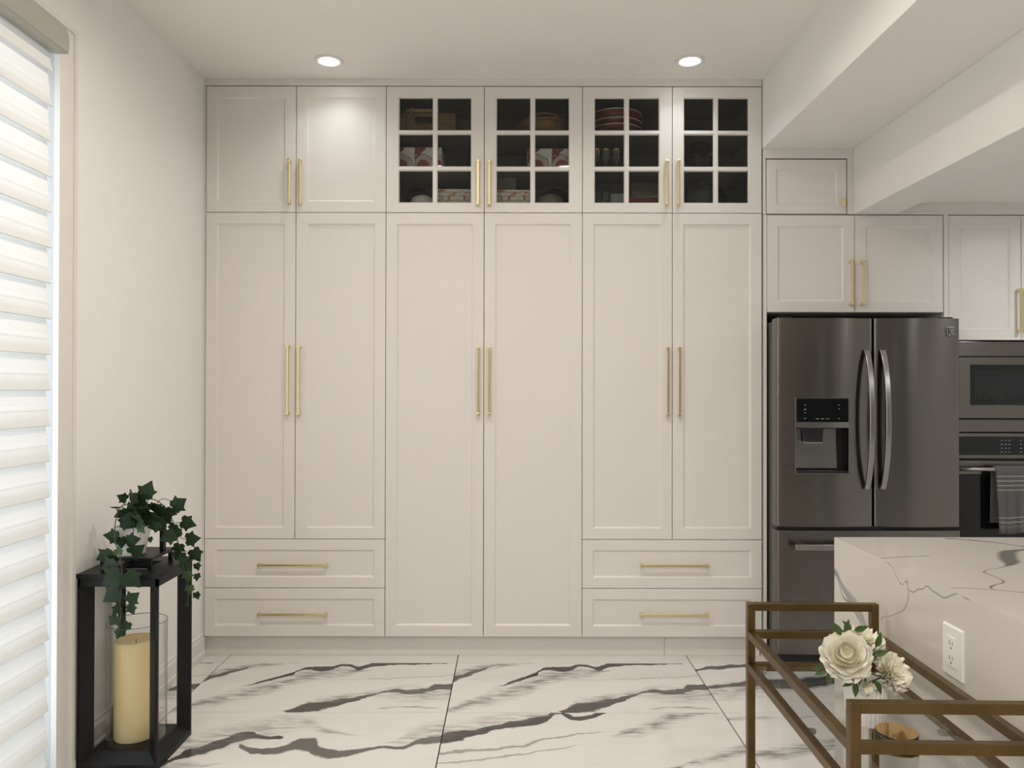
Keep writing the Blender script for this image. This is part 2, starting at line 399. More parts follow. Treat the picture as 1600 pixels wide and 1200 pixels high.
veinsC = [
    ([(0.0, 0.585, 0.07), (0.05, 0.62, 0.065), (0.122, 0.69, 0.04), (0.19, 0.77, 0.035), (0.295, 0.84, 0.05), (0.36, 0.90, 0.045), (0.405, 0.985, 0.02), (0.43, 0.95, 0.025), (0.47, 0.90, 0.035), (0.55, 0.98, 0.03), (0.58, 1.0, 0.0), (1, 1, 0)], DK, 0.22, 0.95, False),
    ([(0, 0.66, 0.10), (0.15, 0.82, 0.10), (0.32, 0.95, 0.06), (0.5, 0.99, 0), (1, 1, 0)], GR, 0.95, 0.5, False),
    ([(0.0, 0.385, 0.018), (0.225, 0.462, 0.016), (0.428, 0.635, 0.012), (0.636, 0.711, 0.0), (1, 0.8, 0)], GR, 0.5, 0.7, False),
    ([(0.0, 0.24, 0.012), (0.2, 0.33, 0.014), (0.4, 0.46, 0.008), (0.5, 0.5, 0), (1, 0.7, 0)], GR, 0.5, 0.6, False),
    ([(0.0, 0.5, 0), (0.5, 0.58, 0.0), (0.634, 0.68, 0.05), (0.748, 0.80, 0.08), (0.822, 0.95, 0.09), (0.9, 1.0, 0.03), (1, 1, 0)], GR, 0.9, 0.65, False),
    ([(0, 0, 0), (0.6, 0.1, 0), (0.75, 0.2, 0.02), (0.95, 0.4, 0.06), (1.0, 0.46, 0.07)], GR, 0.8, 0.6, False)]
veinsD = [
    ([(0.0, 0.84, 0.02), (0.063, 0.9, 0.03), (0.151, 0.923, 0.035), (0.23, 0.946, 0.03), (0.4, 0.97, 0.0), (1, 1, 0)], DK, 0.3, 0.9, False),
    ([(0.0, 0.47, 0.02), (0.10, 0.52, 0.03), (0.2, 0.57, 0.06), (0.33, 0.55, 0.10), (0.5, 0.63, 0.09), (0.7, 0.72, 0.03), (1, 0.9, 0.02)], DK, 0.35, 0.93, False),
    ([(0.0, 0.35, 0.10), (0.12, 0.42, 0.14), (0.3, 0.5, 0.1), (0.5, 0.6, 0.05), (1, 0.8, 0.0)], GR, 0.95, 0.6, False)]
veinsE = [
    ([(0.0, 0.33, 0.06), (0.1, 0.40, 0.07), (0.2, 0.46, 0.08), (0.3, 0.53, 0.06), (0.5, 0.62, 0.04), (0.8, 0.8, 0.05), (1, 0.9, 0.03)], (0.13, 0.125, 0.12), 0.6, 0.85, False),
    ([(0.0, 0.90, 0.02), (0.1, 0.92, 0.03), (0.25, 0.93, 0.02), (0.4, 0.96, 0.0), (1, 1, 0)], GR, 0.9, 0.6, False)]
tilem = {k: stone('marble_tile_' + k, WHT, AX, [([(p[0], p[1], p[2] * (1.5 if q[2] > .7 else 1.3)) for p in q[0]], q[1], q[2], min(1, q[3] * (1.5 if q[2] > .7 else 1.0)), q[4]) for q in v], 0.05, seed=i * 3.7, wobble=0.05, faint=.09, stretch=(2, 1), spec=0.35) for i, (k, v) in enumerate((('a', veinsA), ('b', veinsB), ('c', veinsC), ('d', veinsD), ('e', veinsE)))}
tmesh = {}
def tile(key, col, row):
    x0 = TX0 + (col - 1) * TW; y0 = TY0 - row * TH
    lx, hx = max(x0 + 0.002, XW - 0.02), min(x0 + TW - 0.002, XR); ly, hy = max(y0 + 0.0012, YR), min(y0 + TH - 0.0012, YB)
    if hx - lx < 0.05 or hy - ly < 0.05: return
    kk = (key, round(lx - x0, 3), round(hx - x0, 3), round(ly - y0, 3), round(hy - y0, 3))
    if kk not in tmesh:
        me = MB().frustum((kk[1], kk[2], kk[3], kk[4], -0.0045), (kk[1] + .0004, kk[2] - .0004, kk[3] + .0004, kk[4] - .0004, 0.0)).mesh('tile')
        me.materials.append(tilem[key]); tmesh[kk] = me
    o = bpy.data.objects.new('tile', tmesh[kk]); C.objects.link(o); o.location = (x0, y0, 0); o.parent = struct_floor
keys = {(0, 1): 'a', (1, 1): 'a', (2, 1): 'a', (3, 1): 'd', (0, 2): 'c', (1, 2): 'b', (2, 2): 'c', (3, 2): 'e', (0, 0): 'c', (1, 0): 'e', (2, 0): 'e', (3, 0): 'e'}
for row in range(-1, 13):
    for col in range(0, 7):
        tile(keys.get((col, row), 'abcde'[(col * 3 + row * 2) % 5]), col, row)

# ------------------------------------------------------------------ window and blind in the left wall
win = thing('window_1', 'tall white patio window behind the layered blind', 'window', (XW, 1.05, 0), kind='structure')
fr = MB()
for (y0, y1, z0, z1) in ((WY0, WY0 + 0.07, 0, WZ1), (WY1 - 0.07, WY1, 0, WZ1), (WY0, WY1, WZ1 - 0.07, WZ1), (WY0, WY1, 0.0, 0.08), (1.01, 1.09, 0, WZ1)):
    fr.box(XW - 0.15, XW - 0.09, y0, y1, z0, z1)
fr.build('window_frame', WHITEPL, win, bevel=0.004)
for y0, y1 in ((WY0 + 0.06, 1.02), (1.08, WY1 - 0.06)):
    MB().box(XW - 0.124, XW - 0.118, y0, y1, 0.07, WZ1 - 0.06).build('pane', WINDG, win)
jl = MB(); jl.box(XW - 0.09, XW + 0.001, WY1 - 0.001, WY1 + 0.012, 0, WZ1); jl.build('jamb', mat('jamb_paint', (0.60, 0.61, 0.63), 0.5, noise=((6, 6, 6), 0.02, 1)), win)
cs = MB()      # moulded casing: inner bead, flat, back band
for y0, y1, t in ((2.700, 2.7358, 0.022), (2.736, 2.7998, 0.013), (2.800, 2.820, 0.019)):
    cs.box(XW, XW + t, y0, y1, 0, WZ1 + y1 - 2.70)
    cs.box(XW, XW + t, WY0 - 0.12, y0 - .0002, WZ1 + y0 - 2.70, WZ1 + y1 - 2.70)
cs.build('casing', TRIM, win)

win2 = thing('fill_window', 'unseen white framed window added to brighten the ceiling and beams', 'window', (XW, -2.15, 0), kind='structure')  # out-of-view window, added to lift light on ceiling and beams
fr = MB()
for (y0, y1, z0, z1) in ((QY0, QY0 + .06, QZ0, QZ1), (QY1 - .06, QY1, QZ0, QZ1), (QY0, QY1, QZ1 - .06, QZ1), (QY0, QY1, QZ0, QZ0 + .06), (-2.18, -2.12, QZ0, QZ1)):
    fr.box(XW - 0.15, XW - 0.09, y0, y1, z0, z1)
fr.build('window_frame', WHITEPL, win2, bevel=.004)
for y0, y1 in ((QY0 + .05, -2.17), (-2.13, QY1 - .05)):
    MB().box(XW - 0.124, XW - 0.118, y0, y1, QZ0 + .05, QZ1 - .05).build('pane', WINDG, win2)
MB().box(XW - .09, XW + .03, QY0 - .03, QY1 + .03, QZ0 - .03, QZ0).build('sill', TRIM, win2, bevel=.003)

bl = thing('window_blind', 'white layered fabric window blind with a rounded grey headrail', 'blind', (-1.57, 1.0, 2.6))
prof = [(-1.600, 2.552), (-1.584, 2.552), (-1.584, 2.562), (-1.578, 2.550), (-1.530, 2.549)]
prof += [(-1.530 + 0.010 * math.sin(a), 2.560 - 0.011 * math.cos(a)) for a in [R(20 * i) for i in range(1, 4)]]
prof += [(-1.519, 2.585), (-1.521, 2.610), (-1.528, 2.632), (-1.540, 2.648), (-1.556, 2.658), (-1.600, 2.660)]
MB().prism(prof, 1, -0.55, 2.616).build('headrail', RAILG, bl)
MB().prism(prof[:1] + prof[4:], 1, 2.6165, 2.622).build('end_cap', mat('end_cap_grey', (0.50, 0.49, 0.45), 0.3, noise=((30, 30, 30), 0.03, 1)), bl)
MB().box(-1.578, -1.556, -0.55, 2.600, 2.6405, 2.6415).build('rail_seam', GAP, bl)
PITCHV = 0.1205
nv = 40
zref = atX(0, 549, -1.570).z      # lower edge of one vane
zlo = zref - PITCHV * 17
vm = None
for i in range(nv):
    z = zlo + i * PITCHV
    if z > 2.56 or z < 0.02: continue
    if vm is None:
        pr = [(-1.5905, 0.150), (-1.5885, 0.135), (-1.583, 0.100), (-1.579, 0.068), (-1.5755, 0.054), (-1.577, 0.047), (-1.573, 0.020), (-1.568, 0.0), (-1.5705, -0.003)]
        v = MB(); n = len(pr)
        v.add([(p[0] + 1.57, y - 1.0, p[1]) for y in (-0.53, 2.606) for p in pr], [(k, k + 1, k + 1 + n, k + n) for k in range(n - 1)])
        vm = v.mesh('vane', smooth=False); vm.materials.append(BLIND)
    o = bpy.data.objects.new('vane', vm); C.objects.link(o); o.parent = bl; o.location = (0, 0, z - 2.6)
MB().box(-1.590, -1.556, -0.54, 2.606, 0.012, 0.042).build('bottom_rail', RAILG, bl, bevel=0.006)

# ------------------------------------------------------------------ cabinets
def panel(x0, x1, z0, z1, yf, th, xs, zs, bev, dep, solid):
    """door leaf facing -Y. xs/zs: list of (lo,hi) openings in x and z."""
    m = MB(); c = 0.0012
    X = [x0 + c] + [q for p in xs for q in p] + [x1 - c]; Z = [z0 + c] + [q for p in zs for q in p] + [z1 - c]
    for i in range(len(X) - 1):
        for j in range(len(Z) - 1):
            a, b_, e, f = X[i], X[i + 1], Z[j], Z[j + 1]
            if i % 2 == 1 and j % 2 == 1:
                s = bev
                o = [(a, yf, e), (b_, yf, e), (b_, yf, f), (a, yf, f)]
                q = [(a + s, yf + dep, e + s), (b_ - s, yf + dep, e + s), (b_ - s, yf + dep, f - s), (a + s, yf + dep, f - s)]
                g = [(k, (k + 1) % 4, (k + 1) % 4 + 4, k + 4) for k in range(4)]
                m.add(o + q, g)
                if solid: m.add(q, [(0, 1, 2, 3)])
                else:
                    r = [(p[0], yf + th, p[2]) for p in q]; m.add(q + r, g)
            else: m.add([(a, yf, e), (b_, yf, e), (b_, yf, f), (a, yf, f)], [(0, 1, 2, 3)])
            if not solid and not (i % 2 == 1 and j % 2 == 1):
                aa, bb, ee, ff = a, b_, e, f
                if i % 2 == 0: aa = a - (bev if i > 0 else 0); bb = b_ + (bev if i < len(X) - 2 else 0)
                if i % 2 == 1: aa = a + bev; bb = b_ - bev
                if j % 2 == 0: ee = e - (bev if j > 0 else 0); ff = f + (bev if j < len(Z) - 2 else 0)
                if j % 2 == 1: ee = e + bev; ff = f - bev
                m.add([(aa, yf + th, ee), (bb, yf + th, ee), (bb, yf + th, ff), (aa, yf + th, ff)], [(3, 2, 1, 0)])
    rr = [[(x0 + c, yf, z0 + c), (x1 - c, yf, z0 + c), (x1 - c, yf, z1 - c), (x0 + c, yf, z1 - c)],
          [(x0, yf + c, z0), (x1, yf + c, z0), (x1, yf + c, z1), (x0, yf + c, z1)],
          [(x0, yf + th, z0), (x1, yf + th, z0), (x1, yf + th, z1), (x0, yf + th, z1)]]
    for k in (0, 1): m.add(rr[k] + rr[k + 1], [(q, (q + 1) % 4, (q + 1) % 4 + 4, q + 4) for q in range(4)])
    if solid: m.add(rr[2], [(3, 2, 1, 0)])
    return m
G = 0.0016                      # half gap between fronts
FW = 0.058
def pull(parent, x, z, length, yf, vertical=True, name='handle'):
    m = MB(); w = 0.0065; st = 0.030; L = length / 2
    a, b_ = (-L, L)
    if vertical:
        m.box(x - w, x + w, yf - st, yf - st + 0.010, z - L, z + L)
        for s in (-1, 1):
            e = z + s * L
            m.frustum((x - w * 1.25, x + w * 1.25, yf - st - 0.0015, yf, e - (0.014 if s > 0 else 0.002)), (x - w * 1.25, x + w * 1.25, yf - st - 0.0015, yf, e + (0.002 if s > 0 else 0.014)))
    else:
        m.box(x - L, x + L, yf - st, yf - st + 0.010, z - w, z + w)
        for s in (-1, 1):
            e = x + s * L
            m.box(e - (0.014 if s > 0 else 0.002), e + (0.002 if s > 0 else 0.014), yf - st - 0.0015, yf, z - w * 1.25, z + w * 1.25)
    o = m.build(name, GOLD, parent, bevel=0.002)
    o['label'] = 'brushed gold bar handle'
    return o
def solid_door(parent, x0, x1, z0, z1, yf=YD, name='door', fw=FW):
    m = panel(x0 + G, x1 - G, z0 + G, z1 - G, yf, 0.021, [(x0 + fw, x1 - fw)], [(z0 + fw, z1 - fw)], 0.009, 0.007, True)
    return m.build(name, CAB, parent)
def carcass(parent, x0, x1, z0, z1, yf, yb, inside=None, shelves=()):
    """open-front box with real panels, name 'body'"""
    t = 0.018; m = MB(); y = yf + 0.0225
    m.box(x0, x0 + t, y, yb, z0, z1); m.box(x1 - t, x1, y, yb, z0, z1)
    m.box(x0 + t, x1 - t, y, yb, z0, z0 + t); m.box(x0 + t, x1 - t, y, yb, z1 - t, z1); m.box(x0 + t, x1 - t, yb - 0.012, yb, z0 + t, z1 - t)
    o = m.build('body', inside or CAB, parent)
    for zs in shelves:
        MB().box(x0 + t + .001, x1 - t - .001, y + 0.03, yb - 0.013, zs - 0.009, zs + 0.009).build('shelf', inside or CAB, parent)
    return o
YCB = YB - 0.01
colx = [dx(p) for p in (318.5, 459.5, 600.5, 754.0, 907.8, 1048.5, 1188.8)]
ZT, ZU, ZD1, ZD2, ZBt = dz(135), dz(332.5), dz(842.8), dz(919.3), dz(995.2)
uppers = ['white upper cabinet with two solid doors next to the side wall', 'white upper cabinet with glass doors showing baskets', 'white upper cabinet with glass doors showing red trays and goblets']
SH1, SH2 = atY(799, 206, 4.08).z, atY(799, 263.5, 4.08).z
def glass_door(parent, x0, x1, z0, z1, px):
    xs = [(atY(a, 600, YD).x, atY(b_, 600, YD).x) for a, b_ in px]
    zs = [(dz(b_) , dz(a)) for a, b_ in ((265.5, 317.5), (208.5, 261), (151.5, 204.5))]
    m = panel(x0 + G, x1 - G, z0 + G, z1 - G, YD, 0.021, xs, zs, 0.005, 0.007, False)
    d = m.build('door', CAB, parent)
    for a, b_ in xs:
        for e, f in zs:
            MB().box(a + .0045, b_ - .0045, YD + 0.009, YD + 0.012, e + .0045, f - .0045).build('pane', PANEG, d)
    return d
for k in range(3):
    x0, xm, x1 = colx[2 * k], colx[2 * k + 1], colx[2 * k + 2]
    c = thing('upper_cabinet', uppers[k], 'cabinet', ((x0 + x1) / 2, YD + 0.3, ZU), 'built-in white cabinets')
    if k == 0:
        carcass(c, x0, x1, ZU, ZT, YD, YCB)
        ds = [solid_door(c, x0, xm, ZU, ZT), solid_door(c, xm, x1, ZU, ZT)]; hp = ((450, 251, 319), (467, 252, 320))
    else:
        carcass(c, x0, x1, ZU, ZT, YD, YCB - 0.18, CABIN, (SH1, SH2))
        pn = [[(619.5, 674.5), (679.5, 734.5)], [(772.3, 827.5), (832.5, 888)]] if k == 1 else [[(926, 974.5), (979.5, 1029)], [(1066, 1114.5), (1119.5, 1169)]]
        ds = [glass_door(c, x0, xm, ZU, ZT, pn[0]), glass_door(c, xm, x1, ZU, ZT, pn[1])]
        hp = ((744.5, 252, 321), (762, 252, 321)) if k == 1 else ((1039, 252.5, 321), (1057, 252.5, 321))
    for d, (px, a, b_) in zip(ds, hp):
        za, zb = dz(a), dz(b_); pull(d, dx(px), (za + zb) / 2, za - zb, YD)
lowers = ['tall white cabinet with two drawers below its doors next to the side wall', 'full height white cabinet with two long doors and no drawers', 'tall white cabinet with two drawers below its doors next to the fridge']
for k in range(3):
    x0, xm, x1 = colx[2 * k], colx[2 * k + 1], colx[2 * k + 2]
    c = thing('tall_cabinet', lowers[k], 'cabinet', ((x0 + x1) / 2, YD + 0.3, ZBt), 'built-in white cabinets')
    carcass(c, x0, x1, ZBt, ZU - 0.0005, YD, YCB)
    zb = ZBt if k == 1 else ZD1
    ds = [solid_door(c, x0, xm, zb, ZU), solid_door(c, xm, x1, zb, ZU)]
    hp = (((449.3, 541, 648), (466.3, 541.5, 648.5)), ((745.5, 543, 649), (762.5, 543, 649)), ((1040.5, 543, 649.5), (1058.5, 543, 649.5)))[k]
    for d, (px, a, b_) in zip(ds, hp):
        za, z2 = dz(a), dz(b_); pull(d, dx(px), (za + z2) / 2, za - z2, YD)
    if k != 1:
        hx = (dx(404), dx(511)) if k == 0 else (dx(998), dx(1103.5))
        for (za, z2), py in (((ZD2, ZD1), 882), ((ZBt, ZD2), 959)):
            d = solid_door(c, x0, x1, za, z2, name='drawer', fw=0.056)
            pull(d, (hx[0] + hx[1]) / 2, dz(py), hx[1] - hx[0], YD, False)
# fillers, toe kick
o = MB().box(XW + 0.0005, BX0 - 0.004, YD + 0.004, YD + 0.024, ZT + 0.004, ZC - 0.0005).build('crown_filler', CAB); tag(o, 'white filler board between the upper cabinets and the ceiling', 'filler board')
o = MB().box(XW + 0.0005, colx[0] - 0.003, YD + 0.006, YD + 0.024, ZBt, ZT + 0.003).build('side_filler', CAB); tag(o, 'narrow white filler strip between cabinet and side wall', 'filler board')
kx = atZ(1037, 1024, 0.0).x
for a, b_, l in ((XW + 0.0005, kx - 0.0008, 'long white toe kick board under the tall cabinets'), (kx + 0.0008, BX0 - 0.002, 'short white toe kick board ending beside the fridge')):
    o = MB().box(a, b_, 4.066, 4.084, 0.0005, ZBt - 0.002).build('toe_kick', CAB, bevel=0.001); tag(o, l, 'toe kick', 'toe kick boards')
PX0, PX1 = atY(1190.8, 600, YD).x, atY(1196, 600, YD).x
o = MB().box(PX0 + .001, PX1, YD - 0.002, YCB, 0.0005, ZB2 - .002).build('end_panel', CAB, bevel=0.001); tag(o, 'tall thin white end panel beside the fridge', 'panel')

# small cabinet below the wide beam
c = thing('beam_cabinet', 'small white cabinet with one door and a knob tucked under the beam', 'cabinet', (1.55, YD + 0.3, ZB2), 'built-in white cabinets')
sx0, sx1, sz0, sz1 = dx(1196), dx(1321.5), dz(333.5), dz(248)
carcass(c, sx0 - 0.004, sx1 + .004, sz0, sz1 + .004, YD, YCB)
d = solid_door(c, sx0, sx1, sz0, sz1, fw=0.05)
kz, kxx = dz(316.5), dx(1314)
o = MB().box(kxx - .005, kxx + .005, YD - 0.017, YD, kz - .006, kz + .006).box(kxx - .009, kxx + .009, YD - 0.028, YD - 0.015, kz - .022, kz + .022).build('knob', GOLD, d, bevel=0.002); o['label'] = 'brushed gold rectangular knob'
fm = MB(); fm.box(PX0, BX1 - .001, YD + .004, YD + .024, sz1 + .006, ZB1 - .0005); fm.box(sx1 + .004, BX1 - .001, YD + .002, YD + .022, sz0, sz1 + .0055); fm.box(PX0, sx0 - .003, YD + .004, YD + .024, sz0, sz1 + .0055)
fm.build('face_frame', CAB, c)

# cabinet over the fridge
c = thing('fridge_cabinet', 'white two-door cabinet right above the steel fridge', 'cabinet', (1.8, YD + 0.3, dz(487)), 'built-in white cabinets')
fx = [dx(1196.2), dx(1333.8), dx(1472.5)]; fz0, fz1 = dz(487.3), dz(335)
carcass(c, PX1 + .001, fx[2], fz0, fz1, YD, YCB)
for i, (px, a, b_) in enumerate(((1327.0, 407.5, 476), (1345.0, 407.5, 476))):
    d = solid_door(c, fx[i], fx[i + 1], fz0, fz1)
    za, z2 = dz(a), dz(b_); pull(d, dx(px), (za + z2) / 2, za - z2, YD)
SX0, SX1 = dx(1473.3), dx(1480.6)
o = MB().box(SX0, SX1, YD - .001, YCB, 0.0005, ZB2 - .001).build('end_panel', CAB, bevel=0.001); tag(o, 'thin white panel between fridge and oven cabinet', 'panel')
o = MB().box(BX2 + .0005, 3.06, YD + .004, YD + .022, ZB2, ZK - .0005).build('crown_filler', CAB); tag(o, 'white filler board above the oven cabinet at the kitchen ceiling', 'filler board')

# oven cabinet
OX0, OX1 = SX1 + .0005, 3.035
c = thing('oven_cabinet', 'white tall cabinet holding the microwave and wall oven', 'cabinet', (2.65, YD + 0.3, 0), 'built-in white cabinets')
oz = dz(530)
mm = dx(1594.3)
m = MB(); t = .018
m.box(OX0, OX0 + t, YD + .0225, YCB, 0, dz(335)); m.box(OX1 - t, OX1, YD + .0225, YCB, 0, dz(335)); m.box(OX0 + t, OX1 - t, YD + .0225, YCB, oz, oz + t); m.box(OX0 + t, OX1 - t, YD + .0225, YCB, dz(335) - t, dz(335)); m.box(OX0 + t, OX1 - t, YCB - .012, YCB, 0, dz(335) - t)
m.box(OX0 + t, OX1 - t, YD + .0225, YCB - .012, 0.425, 0.443)
m.build('body', CAB, c)
zz0, zz1 = dz(530.5), dz(335)
d = solid_door(c, OX0, mm, zz0, zz1); za, z2 = dz(450.5), dz(518); pull(d, dx(1589), (za + z2) / 2, za - z2, YD)
d = solid_door(c, mm, OX1, zz0, zz1); pull(d, mm + 0.025, (za + z2) / 2, za - z2, YD)
d = solid_door(c, OX0, OX1, 0.10, 0.435, name='drawer'); pull(d, (OX0 + OX1) / 2, 0.34, 0.35, YD, False)

# ------------------------------------------------------------------ microwave and wall oven
YO = YD - 0.004
def zo(py): return atY(799, py, YO).z
mw = thing('microwave', 'built-in stainless microwave above the wall oven', 'microwave', (2.65, YO, zo(675)))
mx0, mx1 = OX0 + .004, OX1 - .004
MB().box(mx0, mx1, YO, YO + .016, zo(555.0), zo(532.5)).build('vent_trim', STEEL, mw, bevel=.001)
MB().box(mx0, mx1, YO, YO + .016, zo(673.5), zo(654.5)).build('vent_trim', STEEL, mw, bevel=.001)
MB().box(mx0 + .02, mx1 - .02, YO + .015, YO + .45, zo(673), zo(533)).build('body', BLACKPL, mw)
wx0 = atY(1512.5, 600, YO).x
m = panel(mx0 + .006, mx1, zo(652), zo(557), YO - .008, .022, [(wx0, mx1 - .16)], [(zo(632), zo(568.5))], .003, .004, False)
d = m.build('door', STEEL, mw, bevel=0)
MB().box(wx0 - .001 + .003, mx1 - .162, YO - .0035, YO + .004, zo(631.5), zo(569)).build('window', BLACKGL, d)
MB().box(wx0 + .022, mx1 - .185, YO - .0042, YO - .0034, zo(623), zo(577)).build('window_mesh', mat('window_mesh', (0.012, 0.014, 0.016), 0.25, noise=((300, 300, 300), 0.4, 1)), d)
m = MB(); hx = mx1 - .12
m.tube([(hx, YO - .045, zo(640)), (hx, YO - .045, zo(566))], .009); m.tube([(hx, YO - .045, zo(634)), (hx, YO - .006, zo(634))], .006); m.tube([(hx, YO - .045, zo(572)), (hx, YO - .006, zo(572))], .006)
m.build('handle', STEELH, d, smooth=True)

ov = thing('wall_oven', 'stainless wall oven with black glass below the microwave', 'oven', (2.65, YO, .45))
MB().box(mx0 + .02, mx1 - .02, YO + .02, YO + .55, .455, zo(677)).build('body', BLACKPL, ov)
MB().box(mx0, mx1, YO, YO + .02, zo(681), zo(675.5)).build('trim', STEEL, ov, bevel=.001)
MB().box(mx0, mx1, YO + .003, YO + .02, zo(709), zo(681.3)).build('control_panel', BLACKGL, ov)
cp = ov.children[-1]
km = MB(); rnd = random.Random(4)
for r_ in range(4):
    for q in range(7):
        if q == 3: continue
        px = 1564 + q * 6 + (6 if q > 3 else 0); py = 687 + r_ * 6
        p = atY(px, py, YO); w = rnd.uniform(.003, .006)
        km.box(p.x - w, p.x + w, YO + .0022, YO + .0032, p.z - .0015, p.z + .0015)
km.build('key_markings', PRINT, cp)
MB().box(mx0, mx1, YO, YO + .02, zo(715), zo(709.3)).build('trim', STEEL, ov, bevel=.001)
m = panel(mx0, mx1, .46, zo(718.5), YO - .012, .03, [(mx0 + .012, mx1 - .012)], [(.50, zo(739))], .002, .003, False)
d = m.build('door', STEEL, ov)
MB().box(mx0 + .013, mx1 - .013, YO - .0085, YO + .01, .501, zo(739.5)).build('window', BLACKGL, d)
hz = zo(730)
m = MB(); m.tube([(mx0 + .015, YO - .058, hz), (mx1 - .015, YO - .058, hz)], .0105, 16)
for q in (mx0 + .04, mx1 - .04): m.tube([(q, YO - .058, hz), (q, YO - .012, hz)], .009, 10)
m.build('handle', STEELH, d, smooth=True)

# towel over the oven handle
def towel():
    m = bpy.data.materials.new('striped_towel'); m.use_nodes = True; k = NT(m); b = k.n['Principled BSDF']
    u = k.n.new('ShaderNodeUVMap'); sp = k.n.new('ShaderNodeSeparateXYZ'); k.l.new(u.outputs[0], sp.inputs[0])
    w = k.math('PINGPONG', k.math('MULTIPLY', sp.outputs[1], 56.0), 1.0)
    st = k.math('GREATER_THAN', w, 0.80)
    bands = k.curve(sp.outputs[1], [(0, 0), (.05, 0), (.06, 1), (.15, 1), (.16, 0), (.33, 0), (.34, 1), (.45, 1), (.46, 0), (.7, 0), (1, 0)])
    fac = k.math('MULTIPLY', st, bands)
    tc = k.n.new('ShaderNodeTexCoord'); n = k.n.new('ShaderNodeTexNoise'); n.inputs['Scale'].default_value = 220; k.l.new(tc.outputs['Object'], n.inputs['Vector'])
    c0 = k.mix(n.outputs['Fac'], (0.06, 0.057, 0.054), (0.11, 0.105, 0.10))
    k.l.new(k.mix(fac, c0, (0.30, 0.285, 0.27)), b.inputs['Base Color']); b.inputs['Roughness'].default_value = .95; b.inputs['Sheen Weight'].default_value = .3
    bp = k.n.new('ShaderNodeBump'); bp.inputs['Strength'].default_value = .5; bp.inputs['Distance'].default_value = .002; k.l.new(n.outputs['Fac'], bp.inputs['Height']); k.l.new(bp.outputs[0], b.inputs['Normal'])
    return m
TOWEL = towel()
def towel_mesh():
    me = bpy.data.meshes.new('dish_towel'); hy = YO - .058; r = .015
    x0 = atY(1553.5, 730, YO - .07).x; W = .30; NU = 36
    zb = atY(1560, 832, YO - .08).z; zk = atY(1553, 815, YO - .03).z
    path = []
    for i in range(9): path.append((YO - .036, zk + (hz - .01 - zk) * i / 8))
    for i in range(1, 8):
        a = math.pi * i / 8; path.append((hy + r * math.cos(a) + .004, hz + r * math.sin(a)))
    for i in range(17): path.append((hy - r, hz - (hz - zb) * i / 16))
    vs = []; uv = []; n = len(path)
    for j, (y, z) in enumerate(path):
        front = max(0, (j - 16) / 16); back = max(0, 1 - j / 9)
        for i in range(NU + 1):
            u = i / NU
            fold = .010 * math.sin(u * 17 + 1) * front + .004 * math.sin(u * 41 + j * .15) * front
            vs.append((x0 + u * W * (1 - .04 * front) + .010 * front * (1 - u) - .006 * back, y - abs(fold) - (.012 * front if u < .06 else 0) * (1 - u / .06), z - .004 * math.sin(u * 9) * front))
            uv.append((u, 1 - j / (n - 1)))
    fs = [(j * (NU + 1) + i, j * (NU + 1) + i + 1, (j + 1) * (NU + 1) + i + 1, (j + 1) * (NU + 1) + i) for j in range(n - 1) for i in range(NU)]
    me.from_pydata(vs, [], fs); l = me.uv_layers.new(name='UVMap')
    for lp in me.loops: l.data[lp.index].uv = uv[lp.vertex_index]
    for p in me.polygons: p.use_smooth = True
    me.materials.append(TOWEL)
    o = bpy.data.objects.new('dish_towel', me); C.objects.link(o)
    s = o.modifiers.new('thick', 'SOLIDIFY'); s.thickness = .004; s.offset = 0
    tag(o, 'grey striped dish towel hanging over the oven handle', 'towel')
towel_mesh()

# ------------------------------------------------------------------ fridge
YF = 3.850
fl, frr = atY(1213.5, 700, YF).x, atY(1501.5, 700, YF).x
fm_ = atY(1365.5, 700, YF).x
def zf(py): return atY(799, py, YF).z
frg = thing('french_door_fridge', 'dark stainless french door fridge with freezer drawer and ice dispenser', 'fridge', ((fl + frr) / 2, YF + .3, 0))
MB().box(fl + .012, frr - .012, YF + .085, YF + .76, .03, zf(499)).build('body', STEELD, frg, bevel=.004)
m = MB(); m.box(fl + .02, fl + .09, YF + .04, YF + .10, zf(499), zf(493)); m.box(frr - .09, frr - .02, YF + .04, YF + .10, zf(499), zf(493)); m.build('hinge_cover', BLACKPL, frg, bevel=.003)
MB().box(fl + .02, frr - .02, YF + .05, YF + .084, .012, zf(1024)).build('toe_grille', BLACKPL, frg)
m = MB()
for q in (fl + .06, frr - .06): m.lathe([(.02, 0), (.02, .012), (.012, .03)], (q, YF + .15, 0.0005), 12)
m.build('foot', BLACKPL, frg)
